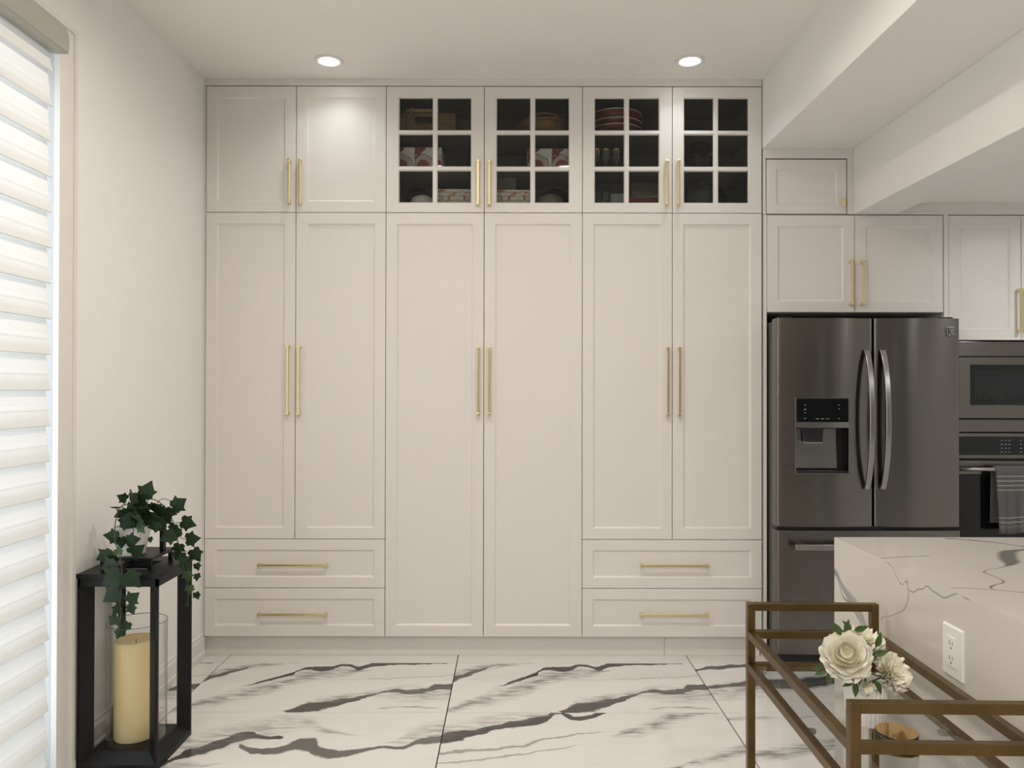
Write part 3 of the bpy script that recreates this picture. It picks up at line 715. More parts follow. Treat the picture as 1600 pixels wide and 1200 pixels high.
def convex_leaf(x0, x1, z0, z1, th, bulge, hole=None, nx=28):
    """slightly bowed door leaf facing -Y with rounded vertical edges; hole (x0,x1,z0,z1)"""
    w = x1 - x0; xs = [x0 + w * i / nx for i in range(nx + 1)]
    for e in (0.0015, 0.004, 0.009): xs += [x0 + e, x1 - e]
    if hole: xs = [x for x in xs if not (abs(x - hole[0]) < .004 or abs(x - hole[1]) < .004)] + [hole[0], hole[1]]
    xs = sorted(set(xs))
    def yy(x):
        t = (2 * (x - x0) / w - 1); e = min(x - x0, x1 - x); rr = .010
        ed = rr - math.sqrt(max(0, rr * rr - (rr - e) ** 2)) if e < rr else 0
        return YF + bulge * t * t + ed
    zsn = [z0, z1] if not hole else [z0, hole[2], hole[3], z1]
    m = MB()
    for i in range(len(xs) - 1):
        a, b_ = xs[i], xs[i + 1]
        for j in range(len(zsn) - 1):
            if hole and j == 1 and a >= hole[0] - 1e-6 and b_ <= hole[1] + 1e-6: continue
            m.add([(a, yy(a), zsn[j]), (b_, yy(b_), zsn[j]), (b_, yy(b_), zsn[j + 1]), (a, yy(a), zsn[j + 1])], [(0, 1, 2, 3)])
        yb = YF + th
        m.add([(a, yy(a), z1), (b_, yy(b_), z1), (b_, yb, z1), (a, yb, z1)], [(0, 1, 2, 3)])
        m.add([(a, yy(a), z0), (b_, yy(b_), z0), (b_, yb, z0), (a, yb, z0)], [(3, 2, 1, 0)])
    yb = YF + th
    for x, fl_ in ((x0, 1), (x1, 0)): m.add([(x, yy(x), z0), (x, yy(x), z1), (x, yb, z1), (x, yb, z0)], [(0, 1, 2, 3)])
    if not hole: m.add([(x0, yb, z0), (x1, yb, z0), (x1, yb, z1), (x0, yb, z1)], [(3, 2, 1, 0)])
    if hole:
        yb2 = YF + .079
        ring = [(hole[0], hole[2]), (hole[1], hole[2]), (hole[1], hole[3]), (hole[0], hole[3])]
        m.add([(p[0], yy(p[0]), p[1]) for p in ring] + [(p[0], yb2, p[1]) for p in ring], [(k, (k + 1) % 4, (k + 1) % 4 + 4, k + 4) for k in range(4)])
        m.add([(x0, yb, z0), (x1, yb, z0), (x1, yb, z1), (x0, yb, z1)], [(3, 2, 1, 0)])
    return m
zt, zm1, zm2, zb_ = zf(496), zf(822.5), zf(828.5), zf(1022.5)
hole = (atY(1242, 700, YF).x, atY(1324, 700, YF).x, zf(738.5), zf(621.5))
ld = convex_leaf(fl, fm_ - .003, zt * 0 + zm1, zt, .082, .018, hole).build('door', STEEL, frg, auto=35)
rd = convex_leaf(fm_ + .003, frr, zm1, zt, .082, .018).build('door', STEEL, frg, auto=35)
fz = convex_leaf(fl, frr, zb_, zm2, .082, .012).build('freezer_drawer', STEEL, frg, auto=35)
MB().box(fl + .004, frr - .004, YF + .03, YF + .084, zm2 + .001, zm1 - .001).build('gasket', BLACKPL, frg)
# dispenser
h0, h1, k0, k1 = hole
ym = YF - .0005
MB().box(h0 + .001, h1 - .001, ym, YF + .02, zf(658), zf(621.8)).build('control_panel', BLACKGL, ld, bevel=.002)
cp = ld.children[-1]
km = MB()
for px, py, w in ((1256, 632, 1.2), (1256, 639, 2.0), (1256, 644, 1.2), (1256, 653, 1.6), (1275, 653.5, 2.4), (1283, 653.5, 2.4), (1291, 653.5, 2.4), (1309, 632, 1), (1309, 638, 1), (1309, 653, 1)):
    p = atY(px, py, YF); w *= .0032
    km.box(p.x - w, p.x + w, ym - .0006, ym + .0005, p.z - .0016, p.z + .0016)
km.build('key_markings', PRINT, cp)
n = 10
tv = [(h0 + (h1 - h0) * i / n, YF - .004 - .004 * math.sin(math.pi * i / n)) for i in range(n + 1)] + [(h1, YF + .02), (h0, YF + .02)]
MB().prism([(p[0], p[1]) for p in tv], 2, zf(667.5), zf(658.5)).build('trim_strip', STEELH, ld)
MB().box(h0 + .001, h1 - .001, YF + .0765, YF + .0785, k0, zf(667)).build('recess', BLACKPL, ld)
pb = [(h0 + .006, YF + .076), (h0 + .010, YF + .058), (h1 - .030, YF + .058), (h1 - .026, YF + .076)]
pt = [(h0 + .008, YF + .0765), (h0 + .016, YF + .062), (h1 - .036, YF + .062), (h1 - .030, YF + .0765)]
vs = [(p[0], p[1], zf(734)) for p in pb] + [(p[0], p[1], zf(668)) for p in pt]
MB().add(vs, [(0, 1, 5, 4), (1, 2, 6, 5), (2, 3, 7, 6), (3, 0, 4, 7), (3, 2, 1, 0), (4, 5, 6, 7)]).build('paddle', mat('paddle_steel', (0.42, 0.42, 0.40), 0.22, 1.0, noise=((3, 3, 60), .05, 2)), ld, bevel=.006, seg=3)
c0, c1 = atY(1257, 700, YF).x, atY(1287, 700, YF).x
MB().frustum((c0 + .005, c1 - .004, YF + .015, YF + .05, zf(690)), (c0, c1, YF + .012, YF + .06, zf(667.5))).build('spout', BLACKPL, ld, bevel=.003)
MB().box(c0 + .006, c1 - .005, YF + .018, YF + .046, zf(692.5), zf(690)).build('spout_ring', CHROME, ld, bevel=.002)
MB().box(h0 + .001, h1 - .001, YF + .004, YF + .077, k0, zf(735)).build('drip_tray', BLACKPL, ld, bevel=.003)
m = MB()    # thin bright bezel around the dispenser
for a in ((h0 - .003, h0, k0 - .003, k1 + .003), (h1, h1 + .003, k0 - .003, k1 + .003), (h0, h1, k0 - .003, k0), (h0, h1, k1, k1 + .003)):
    m.box(a[0], a[1], YF - .001, YF + .012, a[2], a[3])
m.build('bezel', STEELH, ld)
# bowed door handles
def bow(parent, px0, name='handle'):
    m = MB(); z0, z1 = zf(764), zf(545.5); N = 20; pts = []
    x = px0
    for i in range(N + 1):
        t = i / N; s = 1 - (2 * t - 1) ** 2
        pts.append((YF - .006 - .062 * (s ** .75), z0 + (z1 - z0) * t))
    w = .0135; vs = []; fs = []
    for (y, z), t in zip(pts, [i / N for i in range(N + 1)]):
        for q in ((x - w, y), (x + w, y), (x + w, y + .016), (x - w, y + .016)): vs.append((q[0], q[1], z))
    for i in range(N):
        for k in range(4): fs.append((i * 4 + k, i * 4 + (k + 1) % 4, i * 4 + 4 + (k + 1) % 4, i * 4 + 4 + k))
    fs += [(3, 2, 1, 0), tuple(range(N * 4, N * 4 + 4))]
    m.add(vs, fs)
    o = m.build(name, STEELH, parent, auto=35, bevel=.003)
    o['label'] = 'bowed polished steel handle'
bow(ld, atY(1354.0, 700, YF - .01).x); bow(rd, atY(1379.0, 700, YF - .01).x)
# freezer handle
m = MB(); a, b_ = atY(1241.5, 850, YF - .05).x, atY(1480, 850, YF - .05).x
zz = zf(851)
m.box(a, b_, YF - .056, YF - .040, zz - .015, zz + .013)
for q in (a + .03, b_ - .06): m.box(q, q + .03, YF - .042, YF + .004, zz - .010, zz + .010)
o = m.build('handle', STEELH, fz, bevel=.003); o['label'] = 'wide steel bar handle'
# badge
p = atY(1483, 516.5, YF + .004)
bd = MB().box(p.x - .018, p.x + .016, YF - .001, YF + .012, p.z - .021, p.z + .021).build('badge', CHROME, rd, bevel=.002)
g = MB(); yq = YF - .0016
def gl(pts):
    g.prism([(p.x + a * .001, p.z + b2 * .001) for a, b2 in pts], 1, yq, yq + .001)
gl([(-15, 18), (-9, 18), (-9, -18), (-15, -18)]); gl([(-8, 3), (0, 12), (5, 12), (-4, 1), (5, -18), (0, -18), (-8, -3)])
gl([(-8, 18), (14, 18), (14, 14), (-8, 14)]); gl([(4, 8), (14, 10), (14, 5), (6, 4)]); gl([(4, 1), (14, -2), (14, -12), (8, -5)]); gl([(3, -14), (14, -16), (14, -19), (3, -19)])
g.build('badge_letters', BLACKPL, bd)

# ------------------------------------------------------------------ marble island
IX, IYF, IYN, IXR, IZ = 1.070, 2.560, 0.15, 2.05, 0.915
def S_(px, py): q = atX(px, py, IX); return ((q.y - 1.0) / 1.6, q.z / 1.0)
def T_(px, py): q = atZ(px, py, IZ); return ((q.x - 1.0) / 1.2, (q.y - 1.0) / 1.6)
VG = (0.26, 0.25, 0.25); VD = (0.12, 0.115, 0.11)
def vline(pts, fn, w, col, soft, op, swap):
    q = []
    for p in pts:
        a, b2 = fn(p[0], p[1]); ww = p[2] if len(p) > 2 else w
        q.append((b2, a, ww) if swap else (a, b2, ww))
    q.sort()
    q = [(max(0, q[0][0] - .02), q[0][1], 0)] + q + [(min(1, q[-1][0] + .02), q[-1][1], 0)]
    if q[0][0] > 0.02: q = [(0, q[0][1], 0)] + q
    if q[-1][0] < .98: q = q + [(1, q[-1][1], 0)]
    return (q, col, soft, op, swap)
QB = (0.64, 0.60, 0.55)
sidev = [vline([(1302, 893, .018), (1314, 915, .016), (1325, 932, .022), (1338, 950, .024), (1352, 982, .02), (1362, 1003, .012)], S_, .02, VG, .4, .75, False),
         vline([(1302, 893), (1316, 932), (1326, 942), (1338, 962), (1352, 988)], S_, .005, VD, .3, .8, False),
         vline([(1388, 880), (1399, 900), (1407, 912), (1413, 907)], S_, .003, VD, .5, .8, False),
         vline([(1415, 908), (1417, 922), (1416, 938), (1411, 950), (1400, 957), (1386, 963), (1376, 966)], S_, .003, VD, .5, .75, True),
         vline([(1422, 923), (1432, 919), (1440, 919), (1446, 915), (1455, 923), (1463, 928), (1471, 932), (1484, 929), (1497, 927), (1506, 933)], S_, .0035, VD, .5, .85, False)]
topv = [vline([(1478, 840), (1515, 843), (1550, 846), (1600, 852)], T_, .008, VD, .5, .8, False),
        vline([(1600, 855, .004), (1575, 860, .03), (1574, 872, .03), (1578, 880, .02), (1560, 886, .004), (1535, 893, .004), (1550, 899, .003), (1565, 907, .004), (1548, 915, .006), (1549, 919, .003)], T_, .006, VD, .45, .85, True),
        vline([(1378, 871), (1400, 870), (1445, 868)], T_, .005, VD, .5, .6, False),
        vline([(1490, 918), (1530, 919), (1560, 921), (1600, 924)], T_, .004, VD, .5, .65, False)]
QS = stone('quartz_side', QB, [(1, 1.0 - 1.3, 1.6), (2, 0.0, 1.0)], sidev, .22, seed=2.2, faint=.03, wobble=.006, stretch=(2, 2))
QT = stone('quartz_top', QB, [(0, 1.0 - 1.6, 1.2), (1, 1.0 - 1.3, 1.6)], topv, .14, seed=5.1, faint=.03, wobble=.006, stretch=(2, 2))
isl = thing('kitchen_island', 'white veined quartz waterfall kitchen island beside the bar cart', 'island', (1.6, 1.3, 0))
MB().prism([(IX, 0.0005), (IX + .03, 0.0005), (IX + .03, IZ - .0005), (IX, IZ - .0005)], 1, IYN, IYF).build('waterfall_side', QS, isl, bevel=.0015)
MB().box(IX, IXR, IYN, IYF, IZ - .0004, IZ + .0002).box(IX + .0305, IXR, IYN, IYF, IZ - .03, IZ - .0004).build('countertop', QT, isl)
MB().box(IX + .031, IXR - .05, IYN + .03, IYF - .02, .10, IZ - .0305).build('body', CAB, isl)
MB().box(IX + .031, IXR - .09, IYN + .05, IYF - .06, .0005, .10).build('toe_kick', CAB, isl)
# outlet
oy0, oy1, oz0, oz1 = 1.822, 1.908, .709, .833
ou = thing('wall_outlet', 'white double power outlet on the side of the island', 'outlet', (IX, 1.865, .77))
MB().frustum((oy0, oy1, oz0, oz1, 0), (oy0 + .003, oy1 - .003, oz0 + .003, oz1 - .003, .006)).xf(Matrix(((0, 0, -1, IX - .0002), (1, 0, 0, 0), (0, 1, 0, 0), (0, 0, 0, 1)))).build('cover_plate', WHITEPL, ou)
ft = MB().box(IX - .0085, IX - .006, 1.848, 1.882, .735, .807).build('receptacle', WHITEPL, ou, bevel=.0008)
sl = MB()
for zc_ in (.789, .753):
    sl.box(IX - .0088, IX - .0084, 1.8705, 1.8725, zc_ - .002, zc_ + .008); sl.box(IX - .0088, IX - .0084, 1.8580, 1.8600, zc_ - .001, zc_ + .007)
    sl.lathe([(.0025, 0), (.0025, .0004)], (0, 0, 0), 10).v[-20:] and None
    for v_ in sl.v[-20:]: v_[:] = (IX - .0088 + v_.z, 1.8653 + v_.x, zc_ - .009 + v_.y)
sl.build('slots', BLACKPL, ft)

# ------------------------------------------------------------------ bar cart
CX0, CX1, CY0, CY1 = 0.672, 1.044, 1.497, 2.215
TB = .011
ZR, ZG, ZS = .795, .716, .6235      # handle, guard rail, shelf rail (tops)
ct = thing('bar_cart', 'antique bronze bar cart with glass shelf beside the island', 'cart', ((CX0 + CX1) / 2, (CY0 + CY1) / 2, 0))
ct.rotation_euler = (0, 0, 0)
for y in (CY0, CY1):
    for x in (CX0, CX1):
        MB().box(x - TB if x == CX1 else x, x if x == CX1 else x + TB, 0, 0, 0, 0)
        xa, xb = (x, x + 2 * TB) if x == CX0 else (x - 2 * TB, x)
        ya, yb = (y, y + 2 * TB) if y == CY0 else (y - 2 * TB, y)
        MB().box(xa, xb, ya, yb, .075, ZR).build('post', BRONZE, ct, bevel=.002)
        m = MB(); xc, yc = (xa + xb) / 2, (ya + yb) / 2
        m.lathe([(.009, 0), (.009, .02)], (xc, yc, .056), 12); m.box(xc - .014, xc - .010, yc - .02, yc + .02, .02, .06); m.box(xc + .010, xc + .014, yc - .02, yc + .02, .02, .06); m.box(xc - .014, xc + .014, yc - .02, yc + .02, .056, .060)
        cs_ = m.build('caster', BRONZE, ct)
        w_ = MB().lathe([(.026, -.009), (.028, -.006), (.028, .006), (.026, .009)], (0, 0, 0), 20).xf(Matrix.Translation((xc, yc, .0285)) @ Matrix.Rotation(R(90), 4, 'Y')); w_.build('wheel', BLACKPL, cs_, auto=40)
for y in (CY0, CY1):
    ya, yb = (y, y + 2 * TB) if y == CY0 else (y - 2 * TB, y)
    for nm, z in (('end_handle', ZR), ('guard_rail', ZG), ('shelf_rail', ZS), ('shelf_rail', .22)):
        MB().box(CX0 + 2 * TB, CX1 - 2 * TB, ya + .001, yb - .001, z - 2 * TB, z).build(nm, BRONZE, ct, bevel=.0015)
for x in (CX0, CX1):
    xa, xb = (x, x + 2 * TB) if x == CX0 else (x - 2 * TB, x)
    for nm, z in (('guard_rail', ZG), ('shelf_rail', ZS), ('shelf_rail', .22)):
        MB().box(xa + .001, xb - .001, CY0 + 2 * TB, CY1 - 2 * TB, z - 2 * TB, z).build(nm, BRONZE, ct, bevel=.0015)
GZ = ZS - .004
for z in (GZ, .216):
    MB().box(CX0 + 2 * TB + .001, CX1 - 2 * TB - .001, CY0 + 2 * TB + .001, CY1 - 2 * TB - .001, z - .006, z).build('glass_shelf', SHELFG, ct)
for (x, y) in ((CX0 + .036, CY0 + .30), (CX0 + .036, CY1 - .05), (CX1 - .036, CY0 + .30), (CX1 - .036, CY1 - .05), (CX0 + .036, CY0 + .05), (CX1 - .036, CY0 + .05)):
    m = MB(); m.lathe([(.004, -.012), (.009, -.010), (.010, -.002), (.006, -.0005)], (x, y, GZ - .006), 14)
    m.box(min(x, CX0 + 2 * TB if x < .85 else CX1 - 2 * TB), max(x, CX0 + 2 * TB if x < .85 else CX1 - 2 * TB), y - .004, y + .004, GZ - .019, GZ - .0165)
    m.build('suction_pad', mat('clear_rubber', (.25, .23, .2), .3, noise=((50, 50, 50), .1, 1)), ct, auto=40)
ct.rotation_euler = (0, 0, R(-1.15)); ct.location.x -= .0078
GT = GZ + .0004

# ------------------------------------------------------------------ vase with white flowers
VC = Vector((0.835, 1.822, GT))
def flute(t, i): return 1 + .035 * math.cos(28 * t)
vz = MB().lathe([(.001, 0), (.036, 0), (.040, .004), (.046, .05), (.0475, .085), (.048, .098)], VC, 112, flute)
vz.lathe([(.0445, .098), (.044, .09), (.042, .04), (.036, .008), (.001, .006)], VC, 112)
n0 = len(vz.v)
v_ = MB().lathe([(.001, 0), (.036, 0), (.040, .004), (.046, .05), (.0475, .085), (.048, .097), (.0465, .0985), (.045, .097), (.043, .05), (.037, .010), (.001, .008)], VC, 112, lambda t, i: flute(t, i) if i in (2, 3, 4, 5) else 1)
o = v_.build('fluted_vase', CERAMIC, smooth=True); tag(o, 'fluted white ceramic vase on the glass cart shelf', 'vase')

def petal_mesh(R0, width, phi0, phi1, ruffle, seed, flare=0.0):
    """cupped petal growing from the origin along +Z, centred on azimuth 0 (+X)"""
    rg = random.Random(seed); NU, NV = 8, 6; vs = []; uv = []; ph = rg.uniform(0, 6)
    for j in range(NV + 1):
        v = j / NV
        a = phi0 + (phi1 - phi0) * v
        # arc length profile: radius grows, then the lip flares
        r = R0 * math.sin(min(a, math.pi)) * (0.25 + .75 * v) + flare * v ** 3
        z = R0 * (1 - math.cos(a)) * .9 * (.3 + .7 * v) - flare * .5 * v ** 3
        for i in range(NU + 1):
            u = 2 * i / NU - 1
            half = width * (.30 + .70 * math.sin(math.pi * min(1, .15 + .62 * v)))
            az = u * half
            lip = 1 - .30 * u ** 4 * v
            rr = r * (1 - .05 * u * u) + ruffle * v ** 2 * math.sin(u * 5 + ph) * .5
            vs.append((rr * math.cos(az), rr * math.sin(az), z * lip + ruffle * v ** 2 * math.sin(u * 7 + ph * 2)))
            uv.append((u * .5 + .5, v))
    fs = [(j * (NU + 1) + i, j * (NU + 1) + i + 1, (j + 1) * (NU + 1) + i + 1, (j + 1) * (NU + 1) + i) for j in range(NV) for i in range(NU)]
    me = bpy.data.meshes.new('petal'); me.from_pydata(vs, [], fs)
    l = me.uv_layers.new(name='UVMap')
    for lp in me.loops: l.data[lp.index].uv = uv[lp.vertex_index]
    for p in me.polygons: p.use_smooth = True
    me.materials.append(PETAL)
    return me
def leaf_flat(L, W, m, curl=.2):
    vs = []; N = 6
    for i in range(N + 1):
        t = i / N; w = W * math.sin(math.pi * t ** .8) * (1 - .15 * t); z = -curl * L * t * t
        vs += [(t * L, -w / 2, z + w * .15), (t * L, 0, z), (t * L, w / 2, z + w * .15)]
    fs = []
    for i in range(N):
        for k in (0, 1): fs.append((i * 3 + k, i * 3 + 3 + k, i * 3 + 4 + k, i * 3 + 1 + k))
    me = bpy.data.meshes.new('leaf'); me.from_pydata(vs, [], fs)
    for p in me.polygons: p.use_smooth = True
    me.materials.append(m)
    return me
FLEAF = leaf_flat(.030, .014, LEAFY)
def flower(label, c, axis, layers, leaves, seed):
    rg = random.Random(seed)
    t = thing('white_flower', label, 'flower', c, 'white flowers in the fluted vase')
    q = Vector(axis).normalized().to_track_quat('Z', 'X')
    for k, (n, R0, wd, p0, p1, ruf, flare, zof) in enumerate(layers):
        ms = [petal_mesh(R0 * rg.uniform(.93, 1.05), wd, p0, p1, ruf, seed * 100 + k * 10 + i, flare) for i in range(3)]
        off = rg.uniform(0, 6.28)
        for i in range(n):
            o = bpy.data.objects.new('petal', ms[i % 3]); C.objects.link(o); o.parent = t
            o.rotation_mode = 'QUATERNION'
            o.rotation_quaternion = q @ Euler((rg.uniform(-.1, .1), rg.uniform(-.1, .1), off + i * 2 * math.pi / n + rg.uniform(-.15, .15))).to_quaternion()
            o.location = q @ Vector((0, 0, zof))
    base = VC + Vector((0, 0, .012)); mid = Vector(c) * .5 + (VC + Vector((0, 0, .095))) * .5
    tip = Vector(c)
    MB().tube([base, VC + (tip - VC) * .25 + Vector((0, 0, .03)), Vector((VC.x + (tip.x - VC.x) * .35, VC.y + (tip.y - VC.y) * .35, VC.z + .10)), tip], .0022, 6).build('stem', LEAFY, t, smooth=True)
    for (px, py, yy, ang, sz) in leaves:
        p = atY(px, py, yy)
        o = bpy.data.objects.new('leaf', FLEAF); C.objects.link(o); o.parent = t
        M = Euler((rg.uniform(-.5, .5) + 1.1, 0, 0)).to_matrix()
        # leaf lies roughly facing the room, pointing at angle ang
        d = Vector((math.cos(R(ang)), rg.uniform(-.5, 0), math.sin(R(ang)))).normalized(); nrm = Vector((rg.uniform(-.3, .3), -1, rg.uniform(.1, .5)))
        yv = nrm.cross(d).normalized(); zv = d.cross(yv).normalized()
        o.rotation_mode = 'QUATERNION'; o.rotation_quaternion = Matrix((d, yv, zv)).transposed().to_quaternion()
        sz *= 1.3; o.scale = (sz, sz, sz); o.location = p - Vector(c)
    return t
rose = [(3, .020, 1.15, .10, 2.45, .001, .0, .020), (4, .028, 1.05, .1, 2.15, .0015, .0, .014), (5, .036, .95, .1, 1.85, .002, .001, .008), (6, .043, .85, .1, 1.6, .003, .004, .002), (7, .049, .75, .1, 1.35, .005, .008, -.003), (8, .053, .66, .1, 1.1, .006, .010, -.008)]
ruff = [(6, .014, .8, .1, 1.9, .004, .0, .016), (8, .024, .6, .1, 1.6, .006, .004, .010), (9, .032, .5, .1, 1.4, .007, .006, .005), (10, .038, .46, .1, 1.15, .008, .008, 0), (10, .042, .44, .1, .9, .008, .010, -.006)]
c1 = atY(1320, 1027, 1.80); c2 = atY(1349, 1008, 1.86); c3 = atY(1385, 1052, 1.80)
flower('large white rose with tight round centre in the vase', c1, (-.28, -.75, .55), rose,
       [(1312, 992, 1.80, 120, .95), (1316, 988, 1.82, 160, .8), (1318, 986, 1.82, 75, .8), (1285, 1040, 1.79, 185, .8), (1290, 1046, 1.79, 200, .8), (1296, 1047, 1.79, 250, .9), (1331, 1062, 1.78, 200, .8), (1334, 1064, 1.78, 265, .9)], 3)
flower('ruffled white bloom behind the large rose in the vase', c2, (.1, -.25, .9), [(n, r * 1.0, w, a, b2, ru, fl_, zo_) for n, r, w, a, b2, ru, fl_, zo_ in ruff],
       [(1332, 984, 1.85, 20, .9), (1328, 984, 1.85, 130, .8), (1366, 1010, 1.78, 70, .95), (1362, 1022, 1.78, 20, .9), (1366, 1016, 1.78, 250, .8)], 5)
flower('ruffled white bloom leaning out of the vase towards the outlet', c3, (.45, -.62, .5), [(n, r * 1.08, w, a, b2, ru, fl_, zo_) for n, r, w, a, b2, ru, fl_, zo_ in ruff],
       [(1345, 1058, 1.77, 190, .8), (1348, 1062, 1.77, 280, .9), (1362, 1060, 1.77, 255, 1.0), (1364, 1062, 1.77, 300, .9), (1358, 1062, 1.77, 270, .9)], 8)
c4 = atY(1352, 1071, 1.766)
flower('small drooping white bloom at the rim of the vase', c4, (-.1, -.8, -.25), [(n, r * .42, w, a, b2, ru * .5, fl_ * .4, zo_ * .4) for n, r, w, a, b2, ru, fl_, zo_ in ruff[1:4]], [], 11)

# ------------------------------------------------------------------ coasters
KC = Vector((0.842, 1.690, GT))
h = thing('coaster_holder', 'bronze coaster holder with ring tabs on the glass shelf', 'holder', KC)
MB().lathe([(.001, 0), (.046, 0), (.046, .004), (.001, .004)], KC, 40).build('base', BRONZE, h, auto=40)
for a in (170, 20, 290, 100):
    p = KC + Vector((math.cos(R(a)), math.sin(R(a)), 0)) * .0475; tng = Vector((-math.sin(R(a)), math.cos(R(a)), 0))
    pts = [p - tng * .009 + Vector((0, 0, .001)), p - tng * .009 + Vector((0, 0, .024)), p - tng * .006 + Vector((0, 0, .030)), p + Vector((0, 0, .033)), p + tng * .006 + Vector((0, 0, .030)), p + tng * .009 + Vector((0, 0, .024)), p + tng * .009 + Vector((0, 0, .001))]
    MB().tube(pts, .0018, 6).build('upright', BRONZE, h, smooth=True)
CT_ = mat('polished_brass', (.55, .36, .14), .12, 1.0, noise=((20, 20, 20), .05, 1))
for i in range(5):
    z = .0045 + i * .0068
    top = i == 4
    o = thing('coaster', 'polished brass topped round coaster on top of the stack' if top else 'black edged round coaster in the holder, ' + ('lowest of the stack', 'second from the holder base', 'third from the holder base', 'fourth from the holder base')[i], 'coaster', KC + Vector((0, 0, z)), 'round coasters in the bronze holder')
    MB().lathe([(.001, 0), (.043, 0), (.0435, .001), (.0435, .0045), (.001, .0045)], KC + Vector((0, 0, z)), 40).build('base', BLACKPL, o, auto=40)
    MB().lathe([(.001, .0047), (.0425, .0047), (.0425, .0062), (.001, .0062)], KC + Vector((0, 0, z)), 40).build('top_disc', CT_, o, auto=40)

# ------------------------------------------------------------------ lantern, candle, ivy
LX0, LX1, LY0, LY1 = -1.600, -1.304, 2.830, 3.132
lc = Vector(((LX0 + LX1) / 2, (LY0 + LY1) / 2, 0))
lan = thing('floor_lantern', 'tall black wooden floor lantern standing by the patio window', 'lantern', lc)
LT = atY(180, 898, LY0).z
bz = .058
MB().frustum((LX0, LX1, LY0, LY1, .0005), (LX0, LX1, LY0, LY1, .022)).frustum((LX0, LX1, LY0, LY1, .022), (LX0 + .034, LX1 - .034, LY0 + .034, LY1 - .034, bz)).build('base', BLACKWD, lan)
for sx, sy in ((0, 0), (1, 0), (0, 1), (1, 1)):
    X = LX1 if sx else LX0; Y = LY1 if sy else LY0; ux = -1 if sx else 1; uy = -1 if sy else 1
    d = .040; t = .007
    poly = [(X, Y), (X + ux * t * 1.4, Y), (X + ux * (d + t * .7), Y + uy * (d - t * .7)), (X + ux * (d - t * .7), Y + uy * (d + t * .7)), (X, Y + uy * t * 1.4)]
    MB().prism(poly, 2, .021, LT - .018).build('post', BLACKWD, lan)
def ring(z0, z1, i0, i1, o0=0.0):
    m = MB()
    O = [(LX0 - o0, LY0 - o0), (LX1 + o0, LY0 - o0), (LX1 + o0, LY1 + o0), (LX0 - o0, LY1 + o0)]
    I0 = [(LX0 + i0, LY0 + i0), (LX1 - i0, LY0 + i0), (LX1 - i0, LY1 - i0), (LX0 + i0, LY1 - i0)]
    vs = [(*p, z0) for p in O] + [(*p, z1) for p in O] + [(*p, z0) for p in I0] + [(*p, z1) for p in I0]
    fs = []
    for k in range(4):
        q = (k + 1) % 4
        fs += [(k, q, q + 4, k + 4), (k + 8, k + 12, q + 12, q + 8), (k, k + 8, q + 8, q), (k + 4, q + 4, q + 12, k + 12)]
    return m.add(vs, fs)
ring(LT - .047, LT - .018, .016, .016).build('top_rail', BLACKWD, lan)
ring(LT - .018, LT, .085, .085, .004).build('top_frame', BLACKWD, lan, bevel=.002)
pz = LT + .048
ph_ = .104
rp = MB().box(lc.x - ph_, lc.x + ph_, lc.y - ph_, lc.y + ph_, pz - .010, pz).build('roof_plate', BLACKWD, lan, bevel=.002)
for ux in (-1, 1):
    for uy in (-1, 1):
        MB().box(lc.x + ux * .088 - .007, lc.x + ux * .088 + .007, lc.y + uy * .088 - .007, lc.y + uy * .088 + .007, LT - .001, pz - .0095).build('roof_support', BLACKWD, lan)
hm = MB(); hw = .076; hh = .125; HY = lc.y + .045
hm.box(lc.x - hw - .008, lc.x - hw + .008, HY - .012, HY + .012, pz - .0005, pz + hh); hm.box(lc.x + hw - .008, lc.x + hw + .008, HY - .012, HY + .012, pz - .0005, pz + hh); hm.box(lc.x - hw - .008, lc.x + hw + .008, HY - .012, HY + .012, pz + hh - .016, pz + hh)
hm.build('carry_handle', BLACKWD, lan, bevel=.002)
# glass cylinder and candle
gc = (lc.x, lc.y, bz + .0005)
gz = .505 - bz
o = MB().lathe([(.001, 0), (.108, 0), (.1085, .004), (.1085, gz), (.1065, gz + .001), (.1055, gz), (.1055, .006), (.001, .006)], gc, 64).build('glass_cylinder', CLEARG, auto=50)
tag(o, 'clear glass hurricane cylinder around the candle in the lantern', 'glass')
MB().tube([(gc[0] + .107 * math.cos(q), gc[1] + .107 * math.sin(q), gc[2] + gz) for q in [2 * math.pi * k / 64 for k in range(65)]], .0013, 6).build('rim', mat('glass_rim', (.10, .11, .105), .1, noise=((30, 30, 30), .1, 1)), o, smooth=True)
cn = thing('pillar_candle', 'thick ivory pillar candle inside the black lantern', 'candle', (lc.x - .004, lc.y - .005, bz + .0075))
cc = (lc.x - .004, lc.y - .005, bz + .0075)
hc = .374
MB().lathe([(.001, 0), (.072, 0), (.076, .004), (.076, hc - .006), (.073, hc), (.066, hc + .001), (.058, hc - .006), (.045, hc - .016), (.001, hc - .020)], cc, 56).build('wax_body', WAX, cn, auto=60)
MB().tube([(cc[0], cc[1], cc[2] + hc - .024), (cc[0] + .002, cc[1], cc[2] + hc - .004)], .0015, 6).build('wick', BLACKPL, cn)

